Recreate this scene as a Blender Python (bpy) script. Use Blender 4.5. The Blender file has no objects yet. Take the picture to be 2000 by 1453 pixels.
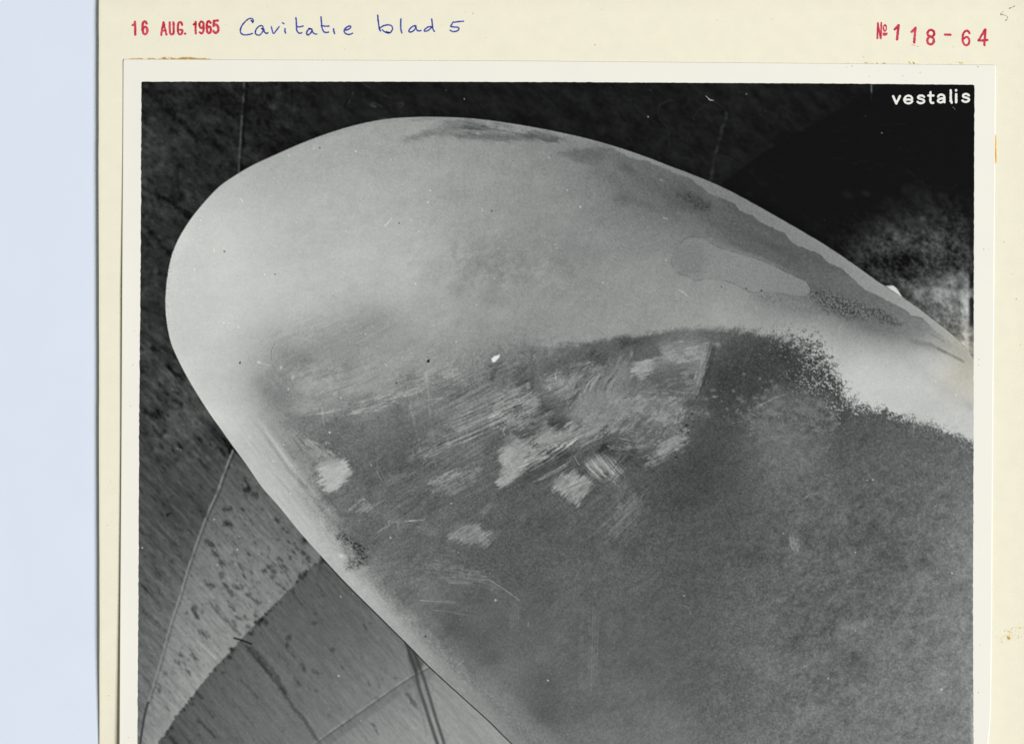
import bpy, math
import numpy as np

# ================================================================ camera, light, exposure
S = 0.00012                                       # one step of the sheet (a 2000 x 1453 field) in metres
def MX(px): return (px - 1000.0) * S
def MY(py): return (726.5 - py) * S
scene = bpy.context.scene
cam_d = bpy.data.cameras.new("camera"); cam = bpy.data.objects.new("camera", cam_d)
scene.collection.objects.link(cam); scene.camera = cam
CAM_H = 1.2
cam.location = (0, 0, CAM_H); cam.rotation_euler = (0, 0, 0)
cam_d.sensor_width = 36; cam_d.sensor_fit = 'HORIZONTAL'
cam_d.lens = 36 * CAM_H / (2000 * S)
cam_d.clip_start = 0.05; cam_d.clip_end = 50
world = bpy.data.worlds.new("World"); scene.world = world; world.use_nodes = True
world.node_tree.nodes["Background"].inputs[0].default_value = (1.0, .95, .74, 1)
world.node_tree.nodes["Background"].inputs[1].default_value = 0.17
lamp_d = bpy.data.lights.new("scanner_lamp", 'AREA'); lamp = bpy.data.objects.new("scanner_lamp", lamp_d)
scene.collection.objects.link(lamp)
LD = 6.0
ldir = np.array([0.90, -0.30, 0.93]); ldir /= np.linalg.norm(ldir)
lamp.location = tuple(ldir * LD)
lamp.rotation_euler = (math.acos(ldir[2]), 0, math.atan2(ldir[1], ldir[0]) + math.pi / 2)
lamp_d.shape = 'SQUARE'; lamp_d.size = 2.6
lamp_d.energy = 0.865 * math.pi * math.pi * LD * LD / ldir[2]
lamp_d.color = (1.0, 1.010, 1.053)
vs = scene.view_settings
vs.view_transform = 'Standard'; vs.look = 'None'; vs.exposure = 0; vs.gamma = 1; vs.use_curve_mapping = False
# ---------------------------------------------------------------- tones of the black and white print
import numpy as np, math
OX, OY, CW, CH = 256, 148, 1664, 1462            # region of the sheet (in 0.12 mm steps) the picture covers
f4 = np.float32
YY, XX = np.mgrid[OY:OY + CH, OX:OX + CW].astype(f4)
_rng = np.random.RandomState(7)
_TAB = _rng.rand(512, 512).astype(f4)

def vnoise(x, y, seed):
    x = x + seed * 37.17; y = y + seed * 91.73
    xi = np.floor(x); yi = np.floor(y)
    fx = x - xi; fy = y - yi
    fx = fx * fx * (3 - 2 * fx); fy = fy * fy * (3 - 2 * fy)
    xi = xi.astype(np.int32) & 511; yi = yi.astype(np.int32) & 511
    x1 = (xi + 1) & 511; y1 = (yi + 1) & 511
    a = _TAB[yi, xi]; b = _TAB[yi, x1]; c = _TAB[y1, xi]; d = _TAB[y1, x1]
    return (a + (b - a) * fx) * (1 - fy) + (c + (d - c) * fx) * fy

def N(X, Y, sx, sy=None, ang=0.0, seed=0, octv=3, gain=.55):
    """fractal noise about -1..1; sx along the direction ang (degrees, clockwise on the sheet), sy across it"""
    sy = sx if sy is None else sy
    r = math.radians(ang); c, s = math.cos(r), math.sin(r)
    u = (X * c + Y * s) / sx; v = (-X * s + Y * c) / sy
    out = 0; amp = 1.0; tot = 0
    for k in range(octv):
        out = out + amp * vnoise(u, v, seed + k * 3.1)
        tot += amp * .42; amp *= gain
        if sx == sy:
            u, v = (u * .8 - v * .6) * 2.03, (u * .6 + v * .8) * 2.03
        else:
            u, v = u * 2.03, v * 2.03
    mean = sum(gain ** k for k in range(octv)) * .5
    return ((out - mean) / tot * 1.25).astype(f4)

def ss(a, b, x):
    t = np.clip((x - a) / (b - a), 0, 1)
    return t * t * (3 - 2 * t)

def blur(A, s):
    r = int(3 * s) + 1; k = np.exp(-(np.arange(-r, r + 1) / s) ** 2 / 2); k /= k.sum()
    for ax in (0, 1):
        pad = [(0, 0), (0, 0)]; pad[ax] = (r, r); B = np.pad(A, pad, 'edge'); n = A.shape[ax]
        A = sum(kk * (B[i:i + n] if ax == 0 else B[:, i:i + n]) for i, kk in enumerate(k)).astype(f4)
    return A

def win(x0, x1, y0, y1):
    a = max(0, int(x0) - OX); b = min(CW, int(x1) + 1 - OX)
    c = max(0, int(y0) - OY); d = min(CH, int(y1) + 1 - OY)
    return (slice(c, d), slice(a, b))

def segdist(X, Y, pts, closed=False):
    d = np.full(X.shape, 1e9, f4)
    n = len(pts)
    for i in range(n if closed else n - 1):
        ax, ay = pts[i]; bx, by = pts[(i + 1) % n]
        vx, vy = bx - ax, by - ay
        L = vx * vx + vy * vy + 1e-9
        t = np.clip(((X - ax) * vx + (Y - ay) * vy) / L, 0, 1)
        d = np.minimum(d, (X - ax - t * vx) ** 2 + (Y - ay - t * vy) ** 2)
    return np.sqrt(d)

def inside(X, Y, pts):
    r = np.zeros(X.shape, bool); n = len(pts)
    for i in range(n):
        ax, ay = pts[i]; bx, by = pts[(i + 1) % n]
        if ay == by: continue
        c = ((ay > Y) != (by > Y)) & (X < (bx - ax) * (Y - ay) / (by - ay) + ax)
        r ^= c
    return r

def spline(pts, n=6):
    out = []
    for i in range(len(pts) - 1):
        p0 = pts[max(i - 1, 0)]; p1 = pts[i]; p2 = pts[i + 1]; p3 = pts[min(i + 2, len(pts) - 1)]
        for k in range(n):
            t = k / n
            out.append(tuple(.5 * (2 * p1[j] + (p2[j] - p0[j]) * t + (2 * p0[j] - 5 * p1[j] + 4 * p2[j] - p3[j]) * t * t
                                   + (3 * p1[j] - p0[j] - 3 * p2[j] + p3[j]) * t ** 3) for j in (0, 1)))
    out.append(tuple(pts[-1]))
    return out

def crop(x0, y0, s):
    return lambda *a: [(x0 + a[i] / s, y0 + a[i + 1] / s) for i in range(0, len(a), 2)]
c1 = crop(260, 150, 3.633); c2 = crop(800, 150, 3.633); c3 = crop(1350, 150, 3.633)
c4 = crop(260, 550, 3.633); c5 = crop(800, 550, 3.633); c6 = crop(1350, 550, 3.633)
c7 = crop(260, 950, 2.889); c8 = crop(800, 950, 2.889); c9 = crop(1350, 950, 2.889)
vv = crop(260, 150, 1.1152)
q4 = crop(150, 1200, 5.0)

def rbf(points, step=8):
    """smooth tone field through hand-read tones"""
    P = np.array(points, float); n = len(P)
    def U(r2): return .5 * r2 * np.log(r2 + 1e-6)
    S = 400.0
    A = P[:, :2] / S
    K = U(((A[:, None] - A[None]) ** 2).sum(-1)) + np.eye(n) * 2e-3
    Q = np.c_[np.ones(n), A]
    M = np.block([[K, Q], [Q.T, np.zeros((3, 3))]])
    w = np.linalg.solve(M, np.r_[P[:, 2], 0, 0, 0])
    gx = np.arange(OX, OX + CW + step, step); gy = np.arange(OY, OY + CH + step, step)
    GX, GY = np.meshgrid(gx / S, gy / S)
    G = w[n] + w[n + 1] * GX + w[n + 2] * GY
    for i in range(n):
        G = G + w[i] * U((GX - A[i, 0]) ** 2 + (GY - A[i, 1]) ** 2)
    xi = np.arange(CW) / step; yi = np.arange(CH) / step
    x0 = xi.astype(int); y0 = yi.astype(int); fx = (xi - x0)[None]; fy = (yi - y0)[:, None]
    a = G[y0][:, x0]; b = G[y0][:, x0 + 1]; c = G[y0 + 1][:, x0]; d = G[y0 + 1][:, x0 + 1]
    return ((a * (1 - fx) + b * fx) * (1 - fy) + (c * (1 - fx) + d * fx) * fy).astype(f4)

def patch(T, poly, val=None, delta=None, alpha=1.0, soft=6, warp=0, ang=0, ln=30, wd=3, seed=0, clip=None, streak=0, noise=0):
    """a patch of other tone with a soft, ragged edge drawn along the direction ang"""
    xs = [p[0] for p in poly]; ys = [p[1] for p in poly]; m = soft + warp * 2 + 4
    w = win(min(xs) - m, max(xs) + m, min(ys) - m, max(ys) + m)
    X, Y = XX[w], YY[w]
    if X.size == 0: return
    sd = segdist(X, Y, poly, True); sd = np.where(inside(X, Y, poly), sd, -sd)
    if warp or streak:
        dn = N(X, Y, ln, wd, ang, seed + 5, 3)
    if warp: sd = sd + warp * dn
    a = ss(-soft, soft, sd) * alpha
    if streak: a = a * np.clip(1 - streak * ss(-.1, .5, -dn), 0, 1)
    if clip is not None: a = a * clip[w]
    if val is not None:
        v = val + (noise * (N(X, Y, 4, 4, 0, seed + 9, 2) + 1.1 * N(X, Y, 15, 7, ang, seed + 11, 3)) if noise else 0)
        T[w] += a * (v - T[w])
    else: T[w] += a * delta

def ell(cx, cy, rx, ry, ang=0, n=16):
    r = math.radians(ang); c, s = math.cos(r), math.sin(r)
    return [(cx + rx * math.cos(t) * c - ry * math.sin(t) * s, cy + rx * math.cos(t) * s + ry * math.sin(t) * c)
            for t in [2 * math.pi * k / n for k in range(n)]]

def blob(T, cx, cy, rx, ry, ang, val=None, delta=None, alpha=1.0, clip=None):
    m = max(rx, ry) * 2.6
    w = win(cx - m, cx + m, cy - m, cy + m); X, Y = XX[w] - cx, YY[w] - cy
    r = math.radians(ang); c, s = math.cos(r), math.sin(r)
    a = np.exp(-(((X * c + Y * s) / rx) ** 2 + ((-X * s + Y * c) / ry) ** 2)) * alpha
    if clip is not None: a = a * clip[w]
    if val is not None: T[w] += a * (val - T[w])
    else: T[w] += a * delta

def stroke(T, pts, w_, val=None, delta=None, alpha=1.0, soft=1.0, rough=0, clip=None, seed=0, dash=0):
    xs = [p[0] for p in pts]; ys = [p[1] for p in pts]; m = w_ + soft + rough + 3
    w = win(min(xs) - m, max(xs) + m, min(ys) - m, max(ys) + m); X, Y = XX[w], YY[w]
    if X.size == 0: return
    d = segdist(X, Y, pts)
    if rough: d = d + rough * N(X, Y, 6, 6, 0, seed, 2)
    a = ss(w_ / 2 + soft, w_ / 2 - soft * .5, d) * alpha
    if dash: a = a * ss(-dash, .5, N(X, Y, 14, 14, 0, seed + 3, 2))
    if clip is not None: a = a * clip[w]
    if val is not None: T[w] += a * (val - T[w])
    else: T[w] += a * delta

def bundle(T, a, b, n, delta, w=1.1, bend=0.0, seed=0, part=.75, dark=0.0):
    """n scratches laid between the guide lines a and b, each covering part of the way"""
    r = np.random.RandomState(seed + 500)
    for i in range(n):
        t = (i + r.rand()) / n
        p0 = [a[0][j] * (1 - t) + b[0][j] * t for j in (0, 1)]; p1 = [a[1][j] * (1 - t) + b[1][j] * t for j in (0, 1)]
        s0 = r.rand() * (1 - part); s1 = 1 - r.rand() * (1 - part)
        q0 = [p0[j] + (p1[j] - p0[j]) * s0 for j in (0, 1)]; q1 = [p0[j] + (p1[j] - p0[j]) * s1 for j in (0, 1)]
        dx, dy = q1[0] - q0[0], q1[1] - q0[1]
        mid = [(q0[0] + q1[0]) / 2 - dy * bend, (q0[1] + q1[1]) / 2 + dx * bend]
        d = delta * (.35 + .9 * r.rand()) * (-1 if r.rand() < dark else 1)
        stroke(T, spline([q0, mid, q1], 5), w * (.5 + .9 * r.rand()), delta=d, soft=1.1, dash=1.2, seed=i)

# ---- outlines
BLADE = [(1912, 718), (1899, 699), (1889.5, 682), (1873, 665.6), (1845.5, 642), (1818, 621), (1790, 599.5), (1760, 579), (1732.6, 561),
         (1713, 549), (1680, 525), (1625, 487), (1570, 453.6), (1515, 422), (1460, 391), (1405, 363), (1350, 340.3), (1309, 325),
         (1268, 309), (1213, 290), (1158, 274), (1103, 261), (1034, 247.5), (965, 236.7), (910, 231), (841, 228.7), (800, 229.8),
         (755, 233), (700, 243.5), (645, 259.5), (590, 280), (535, 304), (494, 323), (463.7, 340.5), (430.7, 363), (403, 391),
         (378, 421), (359, 449), (345, 475), (334, 505), (326, 549), (323.3, 591), (325.5, 627), (333, 665.6), (345, 696),
         (364.6, 734.4), (384, 767.4), (408.6, 806), (436, 844.5), (455.4, 872), (480, 905), (511, 950), (544, 988), (585, 1038),
         (627, 1085), (675, 1137), (744.6, 1206), (802, 1263), (838, 1299.6), (904, 1360), (956, 1407), (1002.5, 1453),
         (1100, 1542), (1180, 1615)]
BLADE_POLY = spline(BLADE, 4) + [(1920, 1615)]
EDGE_TOP = spline(BLADE[:46], 4)
EDGE_LOW = spline(BLADE[43:], 4)

def field_blade():
    Lp = [(340,560,190),(362,450,192),(400,500,190),(450,400,184),(500,350,176),(600,300,166),(700,262,160),(500,500,186),(600,400,178),
      (600,500,182),(700,350,168),(700,450,175),(800,260,156),(800,350,164),(800,450,170),(800,540,180),(700,550,182),(600,600,184),
      (500,600,188),(400,650,190),(400,720,188),(450,780,186),(500,860,188),
      (470,700,176),(520,700,160),(560,680,158),(600,720,142),
      (650,650,162),(700,650,150),(750,600,168),(820,600,168),(800,660,158),(870,620,164),(700,700,150),(750,710,152),(830,690,152),
      (600,760,150),(550,770,130),(600,840,114),(700,780,138),(780,770,140),(700,850,104),(800,850,106),(750,950,100),(650,860,112),
      (570,870,124),(590,960,132),(540,860,150),(560,920,150),(690,1000,106),(640,990,116),(680,1060,112),(600,940,122),(700,1090,104),(760,1150,101),(820,1210,100),(880,1280,100),(940,1340,102),(1000,1400,104),(500,960,150),(560,1030,130),(620,1100,115),(800,950,100),(800,1050,102),
      (740,1100,128),(760,1080,106),(820,1160,112),(880,1150,98),(860,1220,104),(920,1270,100),(980,1340,108),(900,850,112),(900,760,124),
      (900,240,150),(850,330,162),(900,400,156),(900,500,160),(900,600,160),(950,300,152),(1000,300,146),(1000,400,148),(1000,500,150),
      (1000,600,154),(1100,300,134),(1100,370,138),(1100,450,140),(1100,550,146),(1100,620,148),(1000,660,142),(960,700,138),(900,680,146),
      (1100,660,146),(1200,600,150),(1200,520,144),(1200,450,134),(1200,370,122),(1250,640,150),(1300,600,150),(1300,640,152),
      (1300,520,140),(1300,450,126),(1260,340,104),(1320,380,96),(1350,440,112),(1400,430,98),(1400,520,138),(1470,540,138),(1500,470,98),
      (1560,530,102),(1640,560,114),(1600,600,114),(1690,625,112),(1750,650,126),(1400,590,150),(1500,600,138),(1400,630,160),(1500,640,158),
      (1600,650,164),(1700,690,180),(1800,720,192),(1850,700,184),(1850,760,194),(1885,830,194),(1750,750,196),(1650,705,182),(1690,775,196),
      (1800,800,190),(1560,640,158),(1820,660,150),(1870,690,170),(1100,700,140),(1200,700,140),(1300,700,140),(1400,700,150),
      (1500,800,150),(1700,900,180),(1000,800,120),(1000,1000,100),(1200,900,120),(1300,1200,110),(1500,1100,120),(1100,1400,110),
      (1300,340,118),(1230,300,128),(1160,300,124),(1200,312,112),(1235,322,104)]
    Dp = [(900,750,118),(900,850,108),(900,950,96),(900,1050,94),(900,1150,94),(950,1250,96),(1000,700,116),(1100,690,108),(1200,675,98),
      (1250,670,90),(1300,680,104),(1350,690,112),(1400,670,92),(1440,665,84),(1480,690,68),(1400,720,70),(1520,720,64),(1570,740,70),
      (1400,760,68),(1460,780,72),(1400,850,74),(1350,900,72),(1500,830,96),(1550,860,106),(1490,900,100),(1600,830,82),(1650,870,86),
      (1600,950,98),(1500,1000,90),(1400,1000,80),(1720,880,92),(1800,880,96),(1885,890,100),(1700,960,92),(1800,960,100),(1885,960,112),
      (1885,1100,122),(1800,1100,104),(1700,1100,96),(1600,1100,97),(1500,1100,90),(1400,1100,87),(1400,1200,92),(1500,1200,100),
      (1600,1200,94),(1700,1200,106),(1800,1200,114),(1885,1200,124),(1400,1300,92),(1500,1300,101),(1600,1300,100),(1700,1300,110),
      (1800,1300,118),(1885,1300,126),(1400,1430,106),(1500,1430,110),(1600,1430,111),(1700,1430,116),(1800,1430,119),(1885,1430,126),
      (1300,1000,84),(1300,1100,87),(1300,1200,90),(1200,1400,106),(1300,1300,92),(1300,1430,112),(1200,1000,92),(1200,900,94),
      (1150,1200,92),(1000,1300,98),(960,1340,112),(1050,1400,100),(1100,1300,95),(1200,1200,94),(1100,1000,92),(1100,1100,94),
      (1000,1000,88),(1000,1100,88),(1000,1200,94),(1100,800,108),(1200,800,112),(1250,850,104),(1300,800,110),(1330,860,92),
      (1000,800,108),(1000,900,100),(1100,900,96),(1250,950,88),(980,1400,124),(1040,1440,118),(1600,1560,112),(1100,1560,112),(800,1000,98),
      (800,900,104),(800,800,120),(1240,1310,92),(1170,1430,112)]
    return rbf(Lp), rbf(Dp)

def paint_background():
    X, Y = XX, YY
    pts = [(280,165,38),(400,200,34),(470,250,33),(290,300,52),(330,330,48),(420,330,42),(300,420,50),(300,480,46),(330,440,44),(280,560,50),
           (310,600,48),(290,660,56),(300,720,66),(340,740,64),(290,800,60),(350,800,76),(380,830,74),(300,880,64),(360,900,78),(420,900,66),
           (290,960,76),(360,960,74),(420,930,82),(600,200,33),(550,250,34),(700,200,31),(650,230,31),(850,190,30),(1000,200,28),(1200,220,27),
           (1350,250,28),(1500,220,28),(1600,200,26),(1600,420,24),(1800,200,22),(1880,300,22),(1700,400,24),(1880,420,34),(1660,470,34),
           (1750,480,62),(1850,470,66),(1720,530,50),(1780,560,84),(1850,550,108),(1700,495,56),(1850,430,46),(1820,600,98),(1880,580,116),(1860,630,110),(1780,545,70),(1830,500,70),(1885,660,118),
           (1770,520,40),(1850,510,46)]
    A = rbf(pts)
    n1 = N(X, Y, 34, 16, 38, 1, 4); n2 = N(X, Y, 9, 6, 40, 2, 3)
    A += 1 * ss(600, 300, X)
    amp = np.clip(A * .22, 2.5, 22)
    T = A + amp * (1.1 * n1 + .7 * n2)
    # the steep, streaked plating down the left side
    lowleft = ss(520, 760, Y) * (X < 900)
    st = N(X, Y, 60, 7, 47, 4, 4); st2 = N(X, Y, 16, 4, 50, 5, 3)
    T += lowleft * (9 * st + 7 * st2 + 4 * N(X, Y, 40, 3, 46, 6, 3) + 3 * N(X, Y, 5, 3, 46, 7, 2))
    blot = np.clip((N(X, Y, 20, 9, 50, 8, 4) + .5 * N(X, Y, 60, 60, 0, 9, 2) - .35) * 1.1, 0, 1)
    T -= lowleft * blot * 44
    tl = ss(680, 560, X) * ss(680, 560, Y)
    T += tl * 5 * N(X, Y, 4, 3.4, 40, 14, 2)
    T -= tl * 20 * np.clip(N(X, Y, 15, 11, 40, 12, 4) * .9 - .1, 0, 1)
    T += tl * 9 * ss(.2, .7, N(X, Y, 30, 20, 40, 13, 3))
    # dark diagonal grooves, upper left
    for p, w_, d in ((c1(80,90,200,200,330,310,450,440), 7, -14), (c1(60,790,150,830,260,890,410,990), 7, -16), (c1(60,1000,120,1100,200,1190,260,1260), 6, -14),
                     (c1(60,840,120,870,220,880), 5, -9), (c1(320,880,340,830,300,760), 4, -8), (c1(60,1120,140,1160), 4, -10),
                     (c1(480,440,620,520,720,640), 8, -7), (c1(640,520,560,440,420,300), 12, -6)):
        stroke(T, spline(p, 4), w_, delta=d, soft=5, rough=3, seed=int(w_ * 7))
    blob(T, *c1(990, 210)[0], 9, 7, 0, delta=24); blob(T, *c1(1140, 240)[0], 6, 6, 0, delta=14); blob(T, *c1(870, 530)[0], 9, 8, 0, delta=-14)
    blob(T, *c1(790, 480)[0], 4, 5, 0, delta=-14); blob(T, *c1(1100, 350)[0], 16, 10, 20, delta=9); blob(T, *c1(870, 110)[0], 10, 6, 0, delta=8)
    blob(T, *c1(90, 70)[0], 5, 4, 0, delta=24)
    # weld line upper left, and grey scratches on the black
    wl = spline(c1(788,38,785,120,775,250,768,350,760,480,752,600,750,680), 5)
    stroke(T, wl, 3.6, val=84, alpha=.85, soft=1.2, rough=1.0, seed=3, dash=1.1)
    stroke(T, [(x + 5, y) for x, y in wl], 5, delta=-10, soft=2)
    for p, v in ((c1(1525,185,1545,145,1568,108), 66), (c1(1500,215,1520,180,1550,135), 16), (c1(1680,195,1720,190,1750,205,1780,235,1815,262,1828,280), 52),
                 (c1(1750,298,1780,300,1805,292,1815,270), 58), (c1(1690,205,1720,215), 70), (c1(1740,110,1800,140,1870,180,1915,200), 46),
                 (c1(1880,195,1905,180,1920,195,1905,215,1885,205), 50), (c1(1640,55,1700,90), 44)):
        stroke(T, spline(p, 4), 2.0, val=v, alpha=.8, soft=1.5, rough=1, seed=5, dash=1.0)
    for p, v in ((c2(1770,205,1830,175,1875,168), 44), (c2(1790,190,1765,230,1768,290,1800,325,1830,370,1840,440,1845,500), 40),
                 (c3(1278,55,1278,115), 120), (c3(1278,115,1277,175), 45)):
        stroke(T, spline(p, 4), 1.6, val=v, alpha=.8, soft=1, rough=.5, seed=6)
    stroke(T, spline(c3(250,260,240,310,215,380,190,480,170,560,155,640,135,740), 4), 4.5, val=52, alpha=.75, soft=2.5, rough=2, seed=8, dash=1.3)
    stroke(T, c3(170,562,250,568,290,590), 2, val=40, alpha=.6, soft=1.5)
    # black shape upper right, its boundary runs up to the right
    bp = c3(200,772,400,622,520,535,640,470,800,378,980,278,1150,180,1230,140,1310,105,1420,60,1600,40,2050,40,2050,1500,1330,1500)
    patch(T, bp, delta=-8, soft=3, warp=1.5)
    T[:] = np.maximum(T, 21)
    r = _rng
    for i in range(26):
        x = 1620 + r.rand() * 200; y = 190 + r.rand() * 160
        stroke(T, [(x, y), (x + 6 + 16 * r.rand(), y + r.rand() * 2 - 1)], 1, delta=5 * r.rand() + 2, soft=1.6)
    # mottled lighter tones at the right
    dens = ss(395, 640, Y) * ss(1570, 1740, X) + .55 * np.exp(-((X - 1765) / 120) ** 2 - ((Y - 488) / 52) ** 2) + .5 * np.exp(-((X - 1862) / 45) ** 2 - ((Y - 455) / 60) ** 2)
    mot = N(X, Y, 11, 9, 60, 21, 4); mot2 = N(X, Y, 3.6, 3.6, 0, 22, 2)
    T += np.clip(dens, 0, 1) * (24 * np.clip(mot, -.6, 2) + 20 * mot2 + 6)
    blob(T, *c3(1240,830)[0], 8, 5, 20, delta=14); blob(T, *c3(1110,840)[0], 10, 6, 20, delta=10); blob(T, *c3(1640,1005)[0], 6, 6, 0, delta=34)
    blob(T, 1825, 538, 60, 16, -15, delta=-10); blob(T, 1760, 508, 70, 12, -8, delta=-22)
    blob(T, 1846, 565, 28, 18, 0, delta=26); blob(T, 1800, 470, 24, 7, -15, delta=-20)
    T += ss(500, 600, Y) * ss(1872, 1884, X) * ss(1897, 1889, X) * (Y < 720) * 34
    e = ss(1889, 1896, X - (Y - 166) * .002)
    T += ss(360, 440, Y) * ss(655, 625, Y) * e * (28 - T) * .85 * ss(.9, .1, N(X, Y, 14, 26, 0, 4, 2) - .6 * np.exp(-((Y - 598) / 14) ** 2) + (Y > 560) * .3)
    # ---- lower left: plating right of the weld line is lighter
    seam = spline(c4(708,1195,610,1453) + c7(490,0,420,150,375,270,340,370,300,490,260,630,225,730,190,850,150,1000,115,1110,85,1215,62,1310,45,1420,35,1500), 4)
    edge = spline(c7(1095,395,1040,430,960,490,920,545,880,580,800,665,720,740,660,805,600,870,540,940,480,1000,430,1065,380,1120,330,1190,280,1250,210,1350,140,1450,60,1570,-20,1720), 4)
    reg = seam + edge[::-1]
    base = rbf([(470,930,82),(500,1000,100),(440,1000,94),(560,1060,104),(600,1100,106),(400,1100,112),(500,1130,120),(450,1180,124),(380,1200,122),
                (480,1220,130),(340,1300,128),(400,1280,134),(310,1400,124),(290,1440,130),(330,1390,134),(560,1000,92),(620,1100,108),(280,1560,134)])
    m = ss(-1.2, 1.2, np.where(inside(X, Y, reg), segdist(X, Y, reg, True), -segdist(X, Y, reg, True)) + .6 * N(X, Y, 6, 6, 0, 31, 2)) * (Y > 860) * (X < 700)
    tex = base + 12 + 7 * st + 7 * st2 + 6 * N(X, Y, 40, 3, 48, 33, 3) + 4 * N(X, Y, 5, 3, 48, 34, 2)
    tex -= 26 * np.clip(N(X, Y, 9, 3.2, 49, 36, 3) * 1.2 - .45, 0, 1)
    sp = .8 * np.clip((N(X, Y, 13, 5.5, 50, 41, 4) + .5 * N(X, Y, 44, 44, 0, 42, 2) - .55 + .3 * np.exp(-((X - 470) / 90) ** 2 - ((Y - 1130) / 60) ** 2)) * 1.5, 0, 1)
    tex -= sp * 50
    T += m * (tex - T)
    w = (X < 480) & (Y > 880) & (m < .5)
    left = rbf([(280,900,62),(300,1000,70),(400,900,70),(350,1000,66),(300,1100,82),(350,1050,78),(290,1200,92),(330,1150,92),(280,1300,98),(300,1280,100),(275,1420,112),(285,1400,108),(270,1600,110)])
    lt = left + 9 + 9 * st + 7 * st2 + 7 * N(X, Y, 50, 3, 44, 35, 3) + 3 * N(X, Y, 5, 3, 44, 37, 2) - 22 * np.clip(N(X, Y, 12, 3.2, 46, 38, 3) * 1.2 - .4, 0, 1) - 26 * np.clip(N(X, Y, 22, 7, 46, 44, 4) + .4 * N(X, Y, 50, 50, 0, 45, 2) - .35, 0, 1)
    T += (w * ss(880, 930, Y)) * (lt - T)
    # plate below the ragged edge
    plate = edge[::1] + [(240, 1700), (1300, 1700), (1000, 1453), (640, 1080)]
    pin = inside(X, Y, plate)
    sdp = np.where(pin, segdist(X, Y, edge), -segdist(X, Y, edge)) + 2.2 * N(X, Y, 8, 4, 45, 51, 2) + 1.2 * N(X, Y, 3, 3, 0, 52, 2)
    pm = ss(-1.2, 1.2, sdp) * (Y > 1060)
    pb = rbf([(640,1110,80),(600,1150,80),(680,1160,84),(560,1200,84),(640,1220,86),(720,1210,90),(500,1250,86),(560,1280,90),(780,1270,104),(650,1300,98),
              (450,1320,84),(500,1350,92),(740,1330,112),(600,1370,100),(400,1400,84),(450,1440,92),(340,1440,76),(540,1440,98),(640,1400,106),
              (700,1390,114),(600,1450,106),(800,1350,118),(700,1450,124),(800,1420,134),(900,1430,138),(860,1360,132),(960,1450,140),(860,1500,140),(400,1550,90)])
    pt = pb + 13 * ss(1300, 1150, X) + 4 * st + 4.5 * st2 + 4.5 * N(X, Y, 44, 3, 52, 55, 3) + 2.5 * N(X, Y, 4, 3, 52, 58, 2) - 12 * np.clip(N(X, Y, 11, 3, 53, 59, 3) * 1.2 - .6, 0, 1)
    pt -= 22 * np.clip(1.3 * (N(X, Y, 14, 4, 53, 56, 4) + .5 * N(X, Y, 60, 60, 0, 57, 2) - .75), 0, 1) * ss(1330, 1150, X) * ss(1000, 760, X)
    T += pm * (pt - T)
    # crumbs of black along the ragged edge
    for i in range(70):
        k = r.randint(0, len(edge) - 1); x, y = edge[k]
        if y > 1440: continue
        x += r.randn() * 2.5 + 2; y += r.randn() * 2.5 + 2
        blob(T, x, y, 1.2 + 2.6 * r.rand() ** 2, 1.2 + 1.6 * r.rand(), 45 * r.rand(), val=44, alpha=.7)
    for x, y, rx, ry in ((*c7(1070,415)[0], 7, 4), (*c7(970,495)[0], 4, 5), (*c7(940,505)[0], 3, 5), (*c7(545,962)[0], 5, 4), (*c7(970,300)[0], 6, 8), (*c7(665,830)[0], 6, 3), (*c7(560,920)[0], 5, 4)):
        blob(T, x, y, rx, ry, 20, val=42, alpha=.85)
    # dark blotches seen one by one on the lighter plating
    for a in ((815,190,7,3,40),(850,235,4,3,60),(870,255,3,4,80),(520,130,7,4,20),(550,125,5,4,60),(525,205,6,4,40),(545,215,5,3,0),(430,320,12,4,35),(460,380,10,4,45),
              (500,430,9,4,40),(500,500,8,4,60),(520,560,8,4,60),(550,600,7,5,60),(560,680,8,3,45),(345,690,8,7,60),(360,735,6,4,40),(300,712,4,3,0),
              (700,650,9,4,30),(655,615,9,3,45),(770,450,6,6,50),(795,480,6,5,60),(740,475,5,3,30),(690,325,5,3,50),(650,380,4,2,50),(890,400,3,4,60),
              (985,400,3,5,80),(960,375,5,3,50),(990,430,3,2,0),(640,740,8,3,45),(600,740,7,2,40),(590,570,6,3,40),(445,560,5,4,40),(420,550,5,3,30),
              (570,770,8,3,50),(650,790,5,4,40),(700,770,6,3,50),(690,730,6,4,30),(270,945,5,3,50),(330,950,4,3,60),(180,1050,5,3,50),(290,1000,7,2,50),
              (310,1045,7,2,50),(355,965,4,3,50),(260,990,4,2,50),(145,1140,8,3,50),(655,10,9,3,50),(690,50,8,4,40),(640,20,6,3,40),(830,415,8,2,50),(820,550,6,2,50),
              (785,510,5,3,50),(850,570,6,2,50)):
        x, y = c7(a[0], a[1])[0]
        patch(T, ell(x, y, a[2], a[3], a[4]), delta=-38, soft=3.0, warp=3.5, ang=48, ln=7, wd=3, seed=a[0] % 17)
    for a in ((880,850,6,6,-30),(870,890,4,6,10),(1030,715,4,2,20),(1025,770,5,3,40),(1310,790,6,2,60),(1345,770,3,2,0),(1125,920,4,5,60),(960,1010,5,3,60),(965,1035,4,3,60),
              (1015,1040,5,2,60),(1040,1050,5,2,60),(1070,1055,3,2,60),(920,1095,9,2,52),(1350,1340,5,3,40),(1375,1385,6,3,50),(1365,1360,6,2,60),(1110,1290,5,2,50),
              (940,1110,6,2,50),(1180,1020,7,2,55),(510,1050,3,2,0),(1390,1120,5,2,60),(1380,1190,4,2,-30),(1330,1110,5,2,60),(750,775,4,3,40),(745,755,6,3,30),(720,760,5,3,60),
              (1480,1080,2,1,0),(770,700,4,3,0)):
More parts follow.
